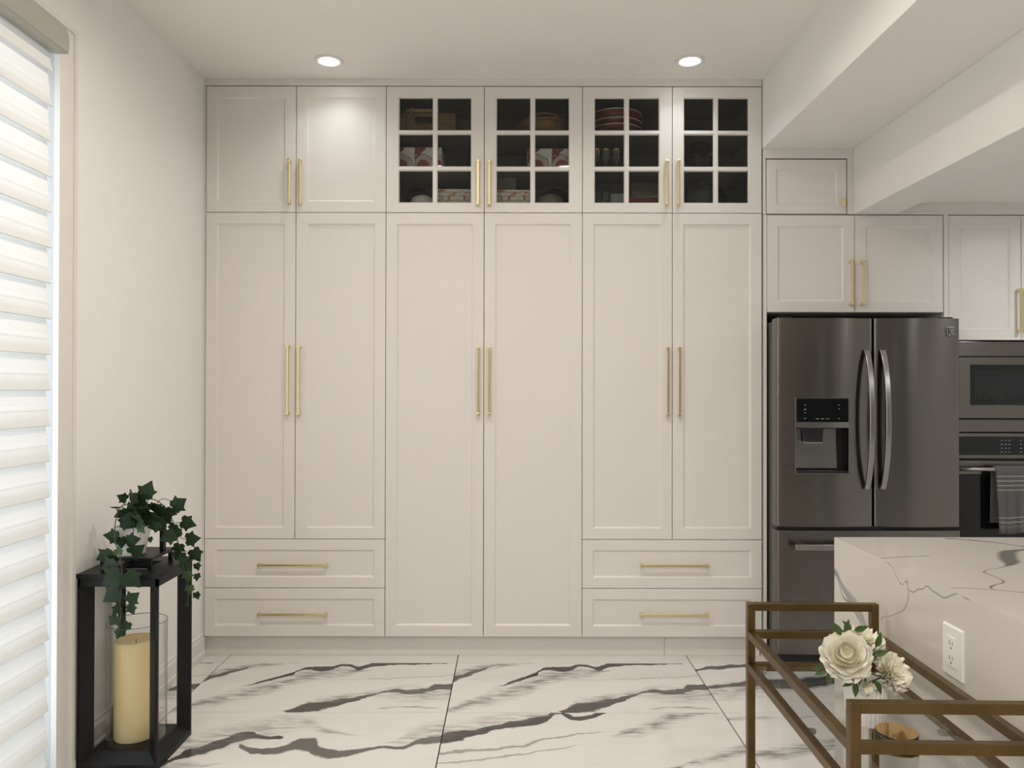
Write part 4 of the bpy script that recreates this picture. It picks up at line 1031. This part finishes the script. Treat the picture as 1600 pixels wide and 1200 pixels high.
# ivy in a white pot
PC = Vector((lc.x - .002, lc.y - .045, pz + .0005))
ivy = thing('potted_ivy', 'trailing green ivy in a white square pot on top of the lantern', 'plant', PC)
pm = MB(); a0, a1, hp_ = .036, .055, .112
ringz = [(a0, 0), (a1, hp_), (a1 - .004, hp_), (a0 - .002, .010)]
vs = [(PC.x + sx * a, PC.y + sy * a, PC.z + z) for a, z in ringz for sx, sy in ((-1, -1), (1, -1), (1, 1), (-1, 1))]
fs = [(3, 2, 1, 0), (12, 13, 14, 15)] + [(r * 4 + k, r * 4 + (k + 1) % 4, r * 4 + 4 + (k + 1) % 4, r * 4 + 4 + k) for r in range(3) for k in range(4)]
pm.add(vs, fs).build('pot', CERAMIC, ivy, bevel=.004)
MB().box(PC.x - .049, PC.x + .049, PC.y - .049, PC.y + .049, PC.z + hp_ - .024, PC.z + hp_ - .012).build('soil', SOIL, ivy)
def ivy_leaf(m, fold):
    out = [(0, 0), (-.24, -.12), (-.50, .03), (-.45, .25), (-.64, .54), (-.38, .58), (-.21, .80), (0, 1.10), (.21, .80), (.38, .58), (.64, .54), (.45, .25), (.50, .03), (.24, -.12)]
    ctr = (0, .34)
    vs = [(ctr[0], 0.0, ctr[1])]
    for x, z in out: vs.append((x, -fold * abs(x) + .10 * max(0, z - .4) ** 2, z))
    n = len(out)
    fs = [(0, 1 + i, 1 + (i + 1) % n) for i in range(n)]
    me = bpy.data.meshes.new('leaf'); me.from_pydata(vs, [], fs); me.materials.append(m)
    for p in me.polygons: p.use_smooth = True
    return me
IL = [ivy_leaf(LEAF, .18), ivy_leaf(LEAF, -.22), ivy_leaf(LEAF, .05)]
YL = ivy_leaf(mat('young_ivy_leaf', (0.03, 0.075, 0.015), 0.45, noise=((40, 40, 40), .4, 3)), .15)
rg = random.Random(12)
def place_leaf(px, py, size, ang, Y, yaw=0.0, tilt=0.0, young=False, i=0):
    p = atY(px, py, Y); s = size * Y / FPX / 1.15
    o = bpy.data.objects.new('leaf', YL if young else IL[i % 3]); C.objects.link(o); o.parent = ivy
    M = Matrix.Rotation(R(yaw), 4, 'Z') @ Matrix.Rotation(R(tilt), 4, 'X') @ Matrix.Rotation(R(90 - ang), 4, 'Y')
    M = M @ Matrix.Translation((0, 0, -.40 * s))
    o.matrix_local = Matrix.Translation(p - PC) @ M @ Matrix.Scale(s, 4)
    return p
LV = [  # px, py, size, pointing angle (deg, 0 = towards the cabinets, 90 = up), depth, yaw, tilt
    (228, 768, 29, 70, 2.94, 10, -10), (204, 779, 27, 245, 2.90, -35, 10), (215, 782, 26, 30, 2.92, 20, 20), (190, 779, 17, 150, 2.95, 40, 0), (276, 789, 27, 35, 2.95, 0, 0),
    (291, 818, 25, -20, 2.97, 5, 5), (263, 801, 23, -30, 2.95, 30, 30), (249, 802, 26, -20, 2.93, 10, 35), (298, 843, 24, 5, 2.98, 0, 0), (262, 839, 26, 205, 2.90, 10, 0),
    (277, 833, 19, 110, 2.96, 65, 0), (304, 867, 24, -60, 2.98, 0, 0), (277, 858, 20, 255, 2.96, 15, 0), (219, 826, 19, -50, 2.85, -20, 0), (205, 845, 23, 10, 2.84, 0, 0),
    (211, 861, 27, 35, 2.83, 10, 20), (173, 840, 25, 170, 2.85, 0, 10), (165, 871, 34, 200, 2.80, 0, 25), (178, 793, 17, 185, 2.94, 10, 70), (169, 888, 32, 190, 2.79, -10, 15),
    (175, 903, 36, 215, 2.785, 0, 0), (204, 905, 33, -50, 2.785, 10, 0), (174, 931, 33, 215, 2.785, 0, 0), (205, 936, 24, 40, 2.785, 0, 0), (204, 952, 18, -70, 2.785, 0, 0),
    (181, 954, 17, 230, 2.785, 20, 0), (177, 970, 20, 225, 2.785, 0, 0), (196, 979, 17, 245, 2.785, 10, 0), (184, 991, 17, 245, 2.785, 0, 0), (287, 884, 20, 265, 2.95, 10, 0),
    (292, 900, 18, 280, 2.95, 0, 0), (306, 886, 13, -70, 2.97, 0, 0), (306, 902, 13, -90, 2.97, 55, 0), (306, 931, 13, -70, 2.97, 0, 0), (295, 921, 15, 270, 2.95, 10, 0),
    (290, 946, 9, 270, 2.95, 50, 0), (276, 868, 19, 240, 2.94, 0, 20), (200, 804, 26, 200, 2.92, 0, 45), (226, 803, 26, -10, 2.90, 0, 45), (212, 812, 28, 250, 2.87, 0, 30),
    (236, 815, 26, -60, 2.90, 20, 10), (192, 818, 24, 240, 2.90, -20, 10), (240, 792, 22, 15, 2.96, 0, 40), (248, 820, 22, -70, 2.93, 30, 10), (222, 796, 26, 90, 2.97, 0, -20),
    (205, 797, 24, 120, 2.97, 10, -10), (188, 806, 22, 200, 2.94, 10, 30), (258, 812, 20, -50, 2.96, 10, 10), (184, 862, 15, 90, 2.79, 0, 0), (187, 848, 20, 270, 2.86, 10, 0), (233, 844, 10, -80, 2.88, 60, 0), (283, 872, 17, 200, 2.94, 30, 0), (268, 826, 17, 250, 2.93, 0, 0)]
anchor = {}
for i, l in enumerate(LV):
    place_leaf(*l[:5], l[5], l[6], young=(i in (13, 48, 34, 30)), i=i)
for i in range(16):      # dense crown of leaves over the rim of the pot
    place_leaf(rg.uniform(186, 242), rg.uniform(796, 824), rg.uniform(18, 25), rg.uniform(180, 360), rg.uniform(2.85, 2.91), rg.uniform(-30, 30), rg.uniform(0, 35), i=i)
def vine(pts, r=.0016):
    P = [atY(*p) for p in pts]
    # smooth with Catmull-Rom
    out = []
    for i in range(len(P) - 1):
        a, b2, c_, d = P[max(i - 1, 0)], P[i], P[i + 1], P[min(i + 2, len(P) - 1)]
        for k in range(5):
            t = k / 5; out.append(.5 * ((2 * b2) + (c_ - a) * t + (2 * a - 5 * b2 + 4 * c_ - d) * t * t + (3 * b2 - a - 3 * c_ + d) * t ** 3))
    out.append(P[-1])
    MB().tube(out, r, 5).build('stem', STEMM, ivy, smooth=True)
vine([(212, 826, 2.935), (205, 795, 2.92), (190, 790, 2.90), (179, 815, 2.86), (178, 845, 2.82), (186, 872, 2.79), (189, 905, 2.782), (186, 940, 2.782), (187, 965, 2.782), (185, 990, 2.782)], .002)
vine([(218, 826, 2.935), (222, 785, 2.94), (240, 782, 2.95), (257, 795, 2.96), (268, 815, 2.97), (274, 840, 2.965), (281, 865, 2.95), (287, 895, 2.945), (292, 920, 2.945), (291, 948, 2.945)], .002)
vine([(214, 826, 2.93), (209, 800, 2.88), (207, 825, 2.85), (206, 845, 2.84), (210, 858, 2.835)])
vine([(224, 826, 2.93), (235, 788, 2.94), (255, 800, 2.955), (264, 822, 2.965), (272, 818, 2.97), (284, 817, 2.972)], .0014)
vine([(274, 832, 2.965), (281, 841, 2.975), (290, 844, 2.982)], .0012)
vine([(280, 850, 2.96), (288, 862, 2.975), (297, 865, 2.982)], .0012)
vine([(286, 880, 2.948), (295, 884, 2.96), (303, 884, 2.972)], .001)
vine([(288, 900, 2.946), (297, 900, 2.96), (304, 901, 2.972)], .001)
vine([(292, 921, 2.946), (298, 925, 2.96), (304, 928, 2.972)], .001)
vine([(210, 826, 2.93), (200, 790, 2.94), (188, 794, 2.94), (172, 795, 2.935)], .0012)
vine([(222, 826, 2.92), (226, 800, 2.93), (229, 785, 2.94), (228, 770, 2.942)], .0016)
vine([(216, 826, 2.92), (218, 805, 2.88), (219, 822, 2.855)], .0012)
vine([(189, 915, 2.782), (197, 925, 2.782), (203, 932, 2.784)], .001)
vine([(187, 950, 2.782), (192, 967, 2.782), (196, 977, 2.784)], .001)
vine([(186, 940, 2.782), (194, 944, 2.782), (202, 950, 2.784)], .001)
vine([(232, 826, 2.93), (245, 785, 2.955), (262, 782, 2.96), (272, 790, 2.952)], .0012)

# ------------------------------------------------------------------ things behind the glass doors
def food_print(name, colors, scale, seed):
    m = mat(name, colors[0], .45)
    nt = m.node_tree; k = NT(m); b = k.n['Principled BSDF']
    tc = k.n.new('ShaderNodeTexCoord'); mp = k.n.new('ShaderNodeMapping'); mp.inputs['Location'].default_value = (seed, 0, seed * .7); mp.inputs['Scale'].default_value = (scale,) * 3
    k.l.new(tc.outputs['Object'], mp.inputs[0])
    w = k.n.new('ShaderNodeTexWave'); w.wave_type = 'RINGS'; w.inputs['Scale'].default_value = .55; w.inputs['Distortion'].default_value = 3.0; w.inputs['Detail'].default_value = 2
    k.l.new(mp.outputs[0], w.inputs['Vector'])
    n = k.n.new('ShaderNodeTexNoise'); n.inputs['Scale'].default_value = 1.3; n.inputs['Detail'].default_value = 3; k.l.new(mp.outputs[0], n.inputs['Vector'])
    v = k.n.new('ShaderNodeTexVoronoi'); v.inputs['Scale'].default_value = 5; k.l.new(mp.outputs[0], v.inputs['Vector'])
    rp = k.n.new('ShaderNodeValToRGB'); k.l.new(w.outputs['Fac'], rp.inputs[0])
    e = rp.color_ramp.elements; e[0].color = (*colors[1], 1); e[0].position = .25; e[1].color = (*colors[0], 1); e[1].position = .5
    blob = k.math('GREATER_THAN', n.outputs['Fac'], .56)
    col = k.mix(blob, rp.outputs[0], k.mix(v.outputs['Distance'], colors[2], colors[3]))
    k.l.new(col, b.inputs['Base Color'])
    return m
def gift_print():
    m = mat('red_white_print', (.95, .92, .91), .45); k = NT(m); b = k.n['Principled BSDF']
    tc = k.n.new('ShaderNodeTexCoord'); sp = k.n.new('ShaderNodeSeparateXYZ'); k.l.new(tc.outputs['Object'], sp.inputs[0])
    n = k.n.new('ShaderNodeTexNoise'); n.inputs['Scale'].default_value = 38; n.inputs['Detail'].default_value = 3; k.l.new(tc.outputs['Object'], n.inputs['Vector'])
    v = k.n.new('ShaderNodeTexVoronoi'); v.inputs['Scale'].default_value = 160; k.l.new(tc.outputs['Object'], v.inputs['Vector'])
    x = k.math('ADD', sp.outputs[0], .012); z = k.math('SUBTRACT', sp.outputs[2], .012)
    r = k.math('ADD', k.math('SQRT', k.math('ADD', k.math('MULTIPLY', x, x), k.math('MULTIPLY', k.math('MULTIPLY', z, z), .8))), k.math('MULTIPLY', k.math('SUBTRACT', n.outputs['Fac'], .5), .02))
    mound = k.math('LESS_THAN', r, .034)
    bowl = k.math('LESS_THAN', r, .054)
    line = k.math('MULTIPLY', k.math('GREATER_THAN', r, .056), k.math('LESS_THAN', r, .060))
    corner = k.math('GREATER_THAN', k.math('ADD', k.math('MULTIPLY', sp.outputs[0], -6.0), k.math('ADD', k.math('MULTIPLY', sp.outputs[2], 5.0), n.outputs['Fac'])), 1.06)
    col = k.mix(corner, (.95, .92, .91), (.30, .03, .035))
    col = k.mix(bowl, col, k.mix(n.outputs['Fac'], (.95, .80, .78), (.55, .40, .38)))
    col = k.mix(line, col, (.07, .015, .015))
    col = k.mix(mound, col, k.mix(k.math('MULTIPLY', v.outputs['Distance'], 1.2), (.55, .16, .10), (.22, .03, .02)))
    k.l.new(col, b.inputs['Base Color'])
    return m
BOXP = gift_print()
BOXQ = food_print('pie_photo_print', ((.80, .76, .72), (.55, .50, .48), (.36, .05, .02), (.80, .38, .10)), 30, 4.1)
PAPER = mat('white_card', (.85, .83, .80), .6, noise=((30, 30, 30), .03, 2))
def gbox(name, label, cat, px0, px1, py0, zb, Y, depth, front, group=None):
    a, b2 = atY(px0, py0, Y), atY(px1, py0, Y)
    t = thing(name, label, cat, ((a.x + b2.x) / 2, Y + depth / 2, zb), group)
    MB().box(a.x, b2.x, Y, Y + depth, zb, a.z).build('carton', PAPER, t, bevel=.001)
    MB().box(a.x + .001, b2.x - .001, Y - .0006, Y - .0001, zb + .001, a.z - .001).build('printed_front', front, t)
    return t
Z1, Z2, Z0 = SH1 + .0095, SH2 + .0095, ZU + .0185
# --- baskets (top shelf of the middle unit)
def rect_basket():
    a, b2 = atY(612, 177, 4.13), atY(709, 177, 4.13); x0, x1, zt_ = max(a.x, colx[2] + .022), b2.x, a.z; y0, y1 = 4.13, 4.36
    t = thing('wicker_basket', 'rectangular brown wicker basket with a wooden bar handle behind glass', 'basket', ((x0 + x1) / 2, 4.25, Z1), 'woven baskets behind the glass doors')
    m = MB(); th = .012; hx0, hx1 = atY(646, 185, 4.13).x, atY(673, 185, 4.13).x; hz0, hz1 = atY(650, 193, 4.13).z, atY(650, 182, 4.13).z
    m.box(x0, hx0, y0, y0 + th, Z1, zt_); m.box(hx1, x1, y0, y0 + th, Z1, zt_); m.box(hx0, hx1, y0, y0 + th, Z1, hz0); m.box(hx0, hx1, y0, y0 + th, hz1, zt_)
    m.box(x0, x1, y1 - th, y1, Z1, zt_); m.box(x0, x0 + th, y0 + th, y1 - th, Z1, zt_); m.box(x1 - th, x1, y0 + th, y1 - th, Z1, zt_); m.box(x0 + th, x1 - th, y0 + th, y1 - th, Z1, Z1 + .01)
    m.build('weave', WICKER, t)
    m = MB(); q0, q1 = atY(632, 175, 4.12), atY(683, 175, 4.12)
    m.tube([(q0.x, 4.12, zt_ + .010), (q1.x, 4.12, zt_ + .010)], .009, 10); m.build('handle_bar', WOOD, t, smooth=True)
    m = MB()
    for q in (q0.x + .03, q1.x - .03): m.box(q - .006, q + .006, 4.11, 4.145, zt_ - .03, zt_ + .021)
    m.build('handle_strap', WICKER, t)
rect_basket()
def round_basket():
    a, b2 = atY(806, 185, 4.22), atY(905, 185, 4.22); r = .145; cx = a.x + r; zt_ = atY(830, 185, 4.1).z; c_ = (cx, 4.235, Z1)
    t = thing('reed_basket', 'round brown reed basket with a looped handle behind glass', 'basket', c_, 'woven baskets behind the glass doors')
    hgt = zt_ - Z1
    MB().lathe([(.001, 0), (r * .80, 0), (r * .92, hgt * .4), (r, hgt), (r - .010, hgt), (r * .88, hgt * .4), (r * .76, .010), (.001, .010)], c_, 48, lambda q, i: 1 + .012 * math.cos(40 * q)).build('weave', REED, t, smooth=True)
    pts = [(cx + .085 * math.cos(q), 4.235 - r * .9 + .01, zt_ - .006 + .040 * math.sin(q)) for q in [math.pi * i / 12 for i in range(13)]]
    MB().tube(pts, .006, 8).build('handle', REED, t, smooth=True)
    MB().tube([(cx + (r + .001) * math.cos(q), 4.235 + (r + .001) * math.sin(q), zt_) for q in [2 * math.pi * i / 40 for i in range(41)]], .006, 6).build('rim', REED, t, smooth=True)
round_basket()
# --- boxes on the middle shelf
YBX = 4.12
for i, (a, b2, l) in enumerate(((612, 645.5, 'red and white printed carton next to the cabinet side below the wicker basket'), (646.2, 679, 'red and white printed carton in the middle of the row below the wicker basket'), (679.7, 687.5, 'thin white edged carton at the end of the row below the wicker basket'))):
    gbox('printed_carton', l, 'box', a, b2, 230.5, Z2, YBX, .16, BOXP, 'printed cartons behind the glass doors')
for i, (a, b2, l) in enumerate(((822, 860, 'red and white printed carton below the reed basket beside the open shelf space'), (860.7, 897, 'red and white printed carton below the reed basket by the cabinet side'))):
    gbox('printed_carton', l, 'box', a, b2, 232, Z2, YBX, .16, BOXP, 'printed cartons behind the glass doors')
# dark bag behind
p = atY(700, 208, 4.30); p.z = SH1 - .02; q = atY(727, 248, 4.30)
m = MB(); m.prism([(p.x - .07, Z2), (q.x - .005, Z2), (q.x, Z2 + .02), (q.x + .006, p.z - .06), (q.x - .004, p.z), (p.x - .07, p.z)], 1, 4.30, 4.42)
o = m.build('storage_bag', mat('charcoal_canvas', (.05, .05, .05), .8, noise=((60, 60, 60), .3, 2)), bevel=.012, seg=3); tag(o, 'charcoal storage bag behind the printed cartons', 'bag')
ZMAX = SH2 - .014      # everything on the cabinet floor stays below the shelf above it
# lower shelf of the middle unit
gbox('pie_carton', 'low white carton with pie pictures beside the round lid', 'box', 681, 733.5, 295.5, Z0, 4.10, .2, BOXQ, 'pie cartons behind the glass doors')
gbox('pie_carton', 'low white carton with pie pictures below the grey leaflet', 'box', 774, 828, 296.5, Z0, 4.10, .2, BOXQ, 'pie cartons behind the glass doors')
a, b2 = atY(770, 271, 4.2), atY(804, 290, 4.2); a.z = min(a.z, ZMAX)
o = MB().box(a.x, b2.x, 4.2, 4.36, atY(780, 296.5, 4.1).z + .0005, a.z).build('grey_box', GREYBOX, bevel=.002); tag(o, 'grey printed box lying on the pie carton', 'box')
def lid(px0, px1, py, Y, m_, name, label, cat):
    a, b2 = atY(px0, py, Y), atY(px1, py, Y); r = (b2.x - a.x) / 2; c_ = ((a.x + b2.x) / 2, Y + r, Z0); h_ = atY(px0, py, Y + r * .6).z - Z0
    o = MB().lathe([(.001, 0), (r * .96, 0), (r, h_ * .15), (r * .93, h_ * .55), (r * .7, h_ * .88), (r * .3, h_), (.001, h_ * 1.02)], c_, 40).build(name, m_, smooth=True); tag(o, label, cat)
lid(633, 677, 304, 4.105, CERAMIC, 'round_lid', 'pale round domed lid beside the pie carton', 'lid')
lid(834, 882, 302, 4.10, GREENB, 'olive_bowl', 'olive upturned bowl next to the pie carton', 'bowl')
for a, b2, py, l in ((616, 676, 278, 'dark enamel pot with lid knob behind the pale round lid'), (838, 898, 276, 'dark enamel pot with lid knob behind the olive bowl')):
    P, Q = atY(a, py, 4.28), atY(b2, py, 4.28); r = (Q.x - P.x) / 2; cx = (P.x + Q.x) / 2; r *= .80
    t = thing('cooking_pot', l, 'pot', (cx, 4.362, Z0), 'dark pots behind the glass doors')
    h_ = min(P.z, ZMAX - .028) - Z0
    MB().lathe([(.001, 0), (r * .92, 0), (r, .01), (r, h_ * .8), (r + .004, h_ * .82), (r * .7, h_ * .97), (.001, h_)], (cx, 4.362, Z0), 36).build('pot_body', DARKPOT, t, auto=50)
    MB().lathe([(.008, h_), (.008, h_ + .012), (.016, h_ + .018), (.001, h_ + .026)], (cx, 4.362, Z0), 16).build('knob', CHROME, t, smooth=True)
# --- right unit: red trays
tc_ = atY(952, 180, 4.24); zc = Z1
for i, (h_, pxr) in enumerate(((.045, 1002), (.035, 1000), (.045, 1004))):
    r = .150 - (.004 if i == 1 else 0)
    cx = atY(1000, 190, 4.24).x - r
    t = thing('red_dish', ('deep red dish with pale rim at the bottom of the stack', 'deep red dish with pale rim in the middle of the stack', 'deep red dish with pale rim on top of the stack')[i], 'dish', (cx, 4.235, zc), 'stacked red dishes')
    MB().lathe([(.001, 0), (r * .86, 0), (r * .90, .004), (r * .97, h_ - .006), (r * .95, h_ - .006), (r * .86, .008), (.001, .006)], (cx, 4.235, zc), 48).build('dish_body', RED, t, auto=50)
    MB().tube([(cx + r * .975 * math.cos(q), 4.235 + r * .975 * math.sin(q), zc + h_ - .004) for q in [2 * math.pi * k / 48 for k in range(49)]], .0035, 6).build('rim', RIM, t, smooth=True)
    zc += h_ + .0005
# goblets
GRIM = mat('gold_rim', (.8, .55, .2), .2, 1.0, noise=((30, 30, 30), .05, 1))
for px, l in ((929, 'gold rimmed crystal goblet closest to the cabinet partition'), (943.5, 'gold rimmed crystal goblet between the two others'), (960.5, 'gold rimmed crystal goblet facing the open shelf space')):
    Y = 4.13; p = atY(px, 232, Y); t = thing('crystal_goblet', l, 'goblet', (p.x, Y, Z2), 'gold rimmed goblets on the shelf')
    H = p.z - Z2; r = .0240
    MB().lathe([(.001, 0), (.020, 0), (.020, .003), (.005, .008), (.004, H * .28), (.012, H * .36), (.0195, H * .52), (r - .001, H * .86), (r - .003, H * .86), (.018, H * .52), (.001, H * .38)], (p.x, Y, Z2), 24).build('bowl', CRYSTAL, t, auto=60)
    MB().lathe([(r - .001, H * .861), (r, H), (r - .0015, H), (r - .003, H * .861)], (p.x, Y, Z2), 24).build('rim', GRIM, t, smooth=True)
# black glass basket with hoop handle
bc = atY(1091, 258, 4.20); cx, cy = bc.x, 4.20
t = thing('black_glass_bowl', 'glossy black scalloped glass basket with a hoop handle on the shelf', 'bowl', (cx, cy, Z2))
MB().lathe([(.001, 0), (.045, 0), (.060, .012), (.078, .045), (.082, .085), (.078, .085), (.072, .045), (.05, .016), (.001, .010)], (cx, cy, Z2), 64, lambda q, i: 1 + (.05 * math.cos(6 * q) if i in (3, 4, 5) else 0)).build('bowl_body', DARKPOT, t, smooth=True)
hz_ = atY(1091, 222, 4.2).z
MB().tube([(cx + .078 * math.cos(q), cy, Z2 + .07 + (hz_ - Z2 - .07) * math.sin(q)) for q in [math.pi * i / 24 for i in range(25)]], .0042, 8).build('hoop_handle', DARKPOT, t, smooth=True)
for i in range(6):
    q = 2 * math.pi * i / 6
    MB().lathe([(.001, -.014), (.012, -.008), (.014, 0), (.011, .010), (.001, .015)], (cx + .080 * math.cos(q), cy + .080 * math.sin(q), Z2 + .083), 12).build('scallop', DARKPOT, t, smooth=True)
# lower shelf of the right unit
for px, l in ((933, 'short clear tumbler beside the cabinet partition on the low shelf'), (943, 'short clear tumbler beside the grey carton on the low shelf')):
    p = atY(px, 301, 4.11); H = p.z - Z0
    o = MB().lathe([(.001, 0), (.0145, 0), (.0162, H), (.0148, H), (.0130, .006), (.001, .006)], (p.x, 4.11, Z0), 24, lambda q, i: 1 + (.02 * math.cos(12 * q) if i in (1, 2) else 0)).build('tumbler', CRYSTAL, smooth=True); tag(o, l, 'tumbler', 'tumblers on the low shelf')
a, b2 = atY(952, 302.5, 4.13), atY(979, 302.5, 4.13)
o = MB().box(a.x, b2.x, 4.13, 4.30, Z0, a.z).build('grey_carton', GREYBOX, bevel=.002); tag(o, 'low grey carton between the tumblers and the red tray', 'box')
a, b2 = atY(924, 277, 4.33), atY(970, 290, 4.33); a.z = min(a.z, ZMAX)
o = MB().box(a.x, b2.x, 4.33, 4.44, Z0, a.z).build('grey_carton', GREYBOX, bevel=.002); tag(o, 'taller grey carton standing behind the tumblers', 'box')
a, b2 = atY(982, 308, 4.14), atY(1036, 308, 4.14)
t = thing('red_tray', 'flat red tray with pale edge on the low shelf', 'tray', ((a.x + b2.x) / 2, 4.24, Z0))
MB().frustum((a.x + .01, b2.x - .01, 4.15, 4.36, Z0), (a.x, b2.x, 4.14, 4.37, a.z)).build('tray_body', RED, t, bevel=.003)
MB().box(a.x - .002, b2.x + .002, 4.138, 4.372, Z0 + .004, Z0 + .010).build('rim', RIM, t, bevel=.002)
zt_ = a.z
a, b2 = atY(984, 285, 4.2), atY(1040, 300, 4.2); a.z = min(a.z, ZMAX)
t = thing('serving_platter', 'brown patterned platter box lying on the red tray', 'platter', ((a.x + b2.x) / 2, 4.27, zt_))
MB().box(a.x, b2.x, 4.2, 4.37, zt_ + .0005, a.z).build('carton', mat('brown_carton', (.17, .13, .09), .6, noise=((24, 24, 40), .6, 3)), t, bevel=.003)
MB().box(a.x + .03, b2.x - .005, 4.1985, 4.1998, zt_ + .012, zt_ + .026).build('paper_label', GREYBOX, t)
P, Q = atY(1064, 277, 4.2), atY(1136, 277, 4.2); r = (Q.x - P.x) / 2; cx = (P.x + Q.x) / 2
t = thing('roasting_pot', 'wide black roasting pot with lid under the glass basket', 'pot', (cx, 4.26, Z0), 'dark pots behind the glass doors')
h_ = min(P.z, ZMAX - .024) - Z0
MB().lathe([(.001, 0), (r * .9, 0), (r * .97, .012), (r, h_ * .55), (r + .008, h_ * .57), (r + .008, h_ * .62), (r * .85, h_ * .85), (r * .5, h_ * .98), (.001, h_)], (cx, 4.26, Z0), 40).build('pot_body', DARKPOT, t, auto=50)
MB().lathe([(.01, h_ * .97), (.01, h_ + .01), (.018, h_ + .016), (.001, h_ + .022)], (cx, 4.26, Z0), 16).build('knob', CHROME, t, smooth=True)

# ------------------------------------------------------------------ ceiling downlights
LENS = mat('lamp_lens', (.9, .9, .88), .4, emit=((1.0, .96, .90), 9.0))
RINGM = mat('lamp_ring', (.86, .85, .83), .35, noise=((10, 10, 10), .01, 1))
def downlight(x, y, z, power, label, group, color=(1.0, .905, .79), spread=165):
    t = thing('recessed_light', label, 'ceiling light', (x, y, z), group)
    MB().lathe([(.050, -.001), (.052, -.006), (.066, -.007), (.072, -.004), (.073, -.0005), (.050, -.0005)], (x, y, z), 40).build('trim_ring', RINGM, t, smooth=True)
    MB().lathe([(.001, -.0045), (.040, -.0045), (.051, -.002), (.051, -.001), (.001, -.001)], (x, y, z), 32).build('lens', LENS, t, smooth=True)
    l = bpy.data.lights.new('lamp', 'AREA'); l.shape = 'DISK'; l.size = .095; l.energy = power; l.color = color; l.spread = R(spread)
    o = bpy.data.objects.new('lamp', l); C.objects.link(o); o.parent = t; o.location = (0, 0, -.009)
p1, p2 = atZ(511, 95.5, ZC), atZ(1075, 94.5, ZC)
downlight(p1.x, p1.y, ZC, ROW_W, 'round recessed ceiling light in front of the solid upper doors', 'recessed ceiling lights', (.93, .97, 1.0), 125)
downlight(p2.x, p2.y, ZC, ROW_W, 'round recessed ceiling light in front of the glass doors near the beam', 'recessed ceiling lights', (.93, .97, 1.0), 125)
for x, y, w, l in ((-.55, 2.45, .95, 'added unseen ceiling light between the patio blind and the bar cart'), (.38, 2.45, .95, 'added unseen ceiling light just past the bar cart towards the room'),
                   (p1.x, -.9, 1.7, 'added unseen ceiling light deeper in the living room by the window wall'), (p2.x, -.9, 1.7, 'added unseen ceiling light deeper in the living room beside the beam'),
                   (p1.x, -2.6, 1.7, 'added unseen ceiling light at the dark rear wall by the window wall'), (p2.x, -2.6, 1.7, 'added unseen ceiling light at the dark rear wall beside the beam')):
    downlight(x, y, ZC, LAMP_W * w, l, 'recessed ceiling lights')  # out-of-view downlights added to brighten walls, beams and ceiling
for x, y, l in ((2.95, 3.2, 'in front of the wall oven'), (4.3, 3.2, 'at the end wall near the oven side'), (3.3, 1.2, 'beyond the island'), (3.3, -.8, 'at the living room end')):
    downlight(x, y, ZK, KITCHEN_W, 'round recessed light in the lower kitchen ceiling ' + l, 'recessed ceiling lights', (.93, .97, 1.0))
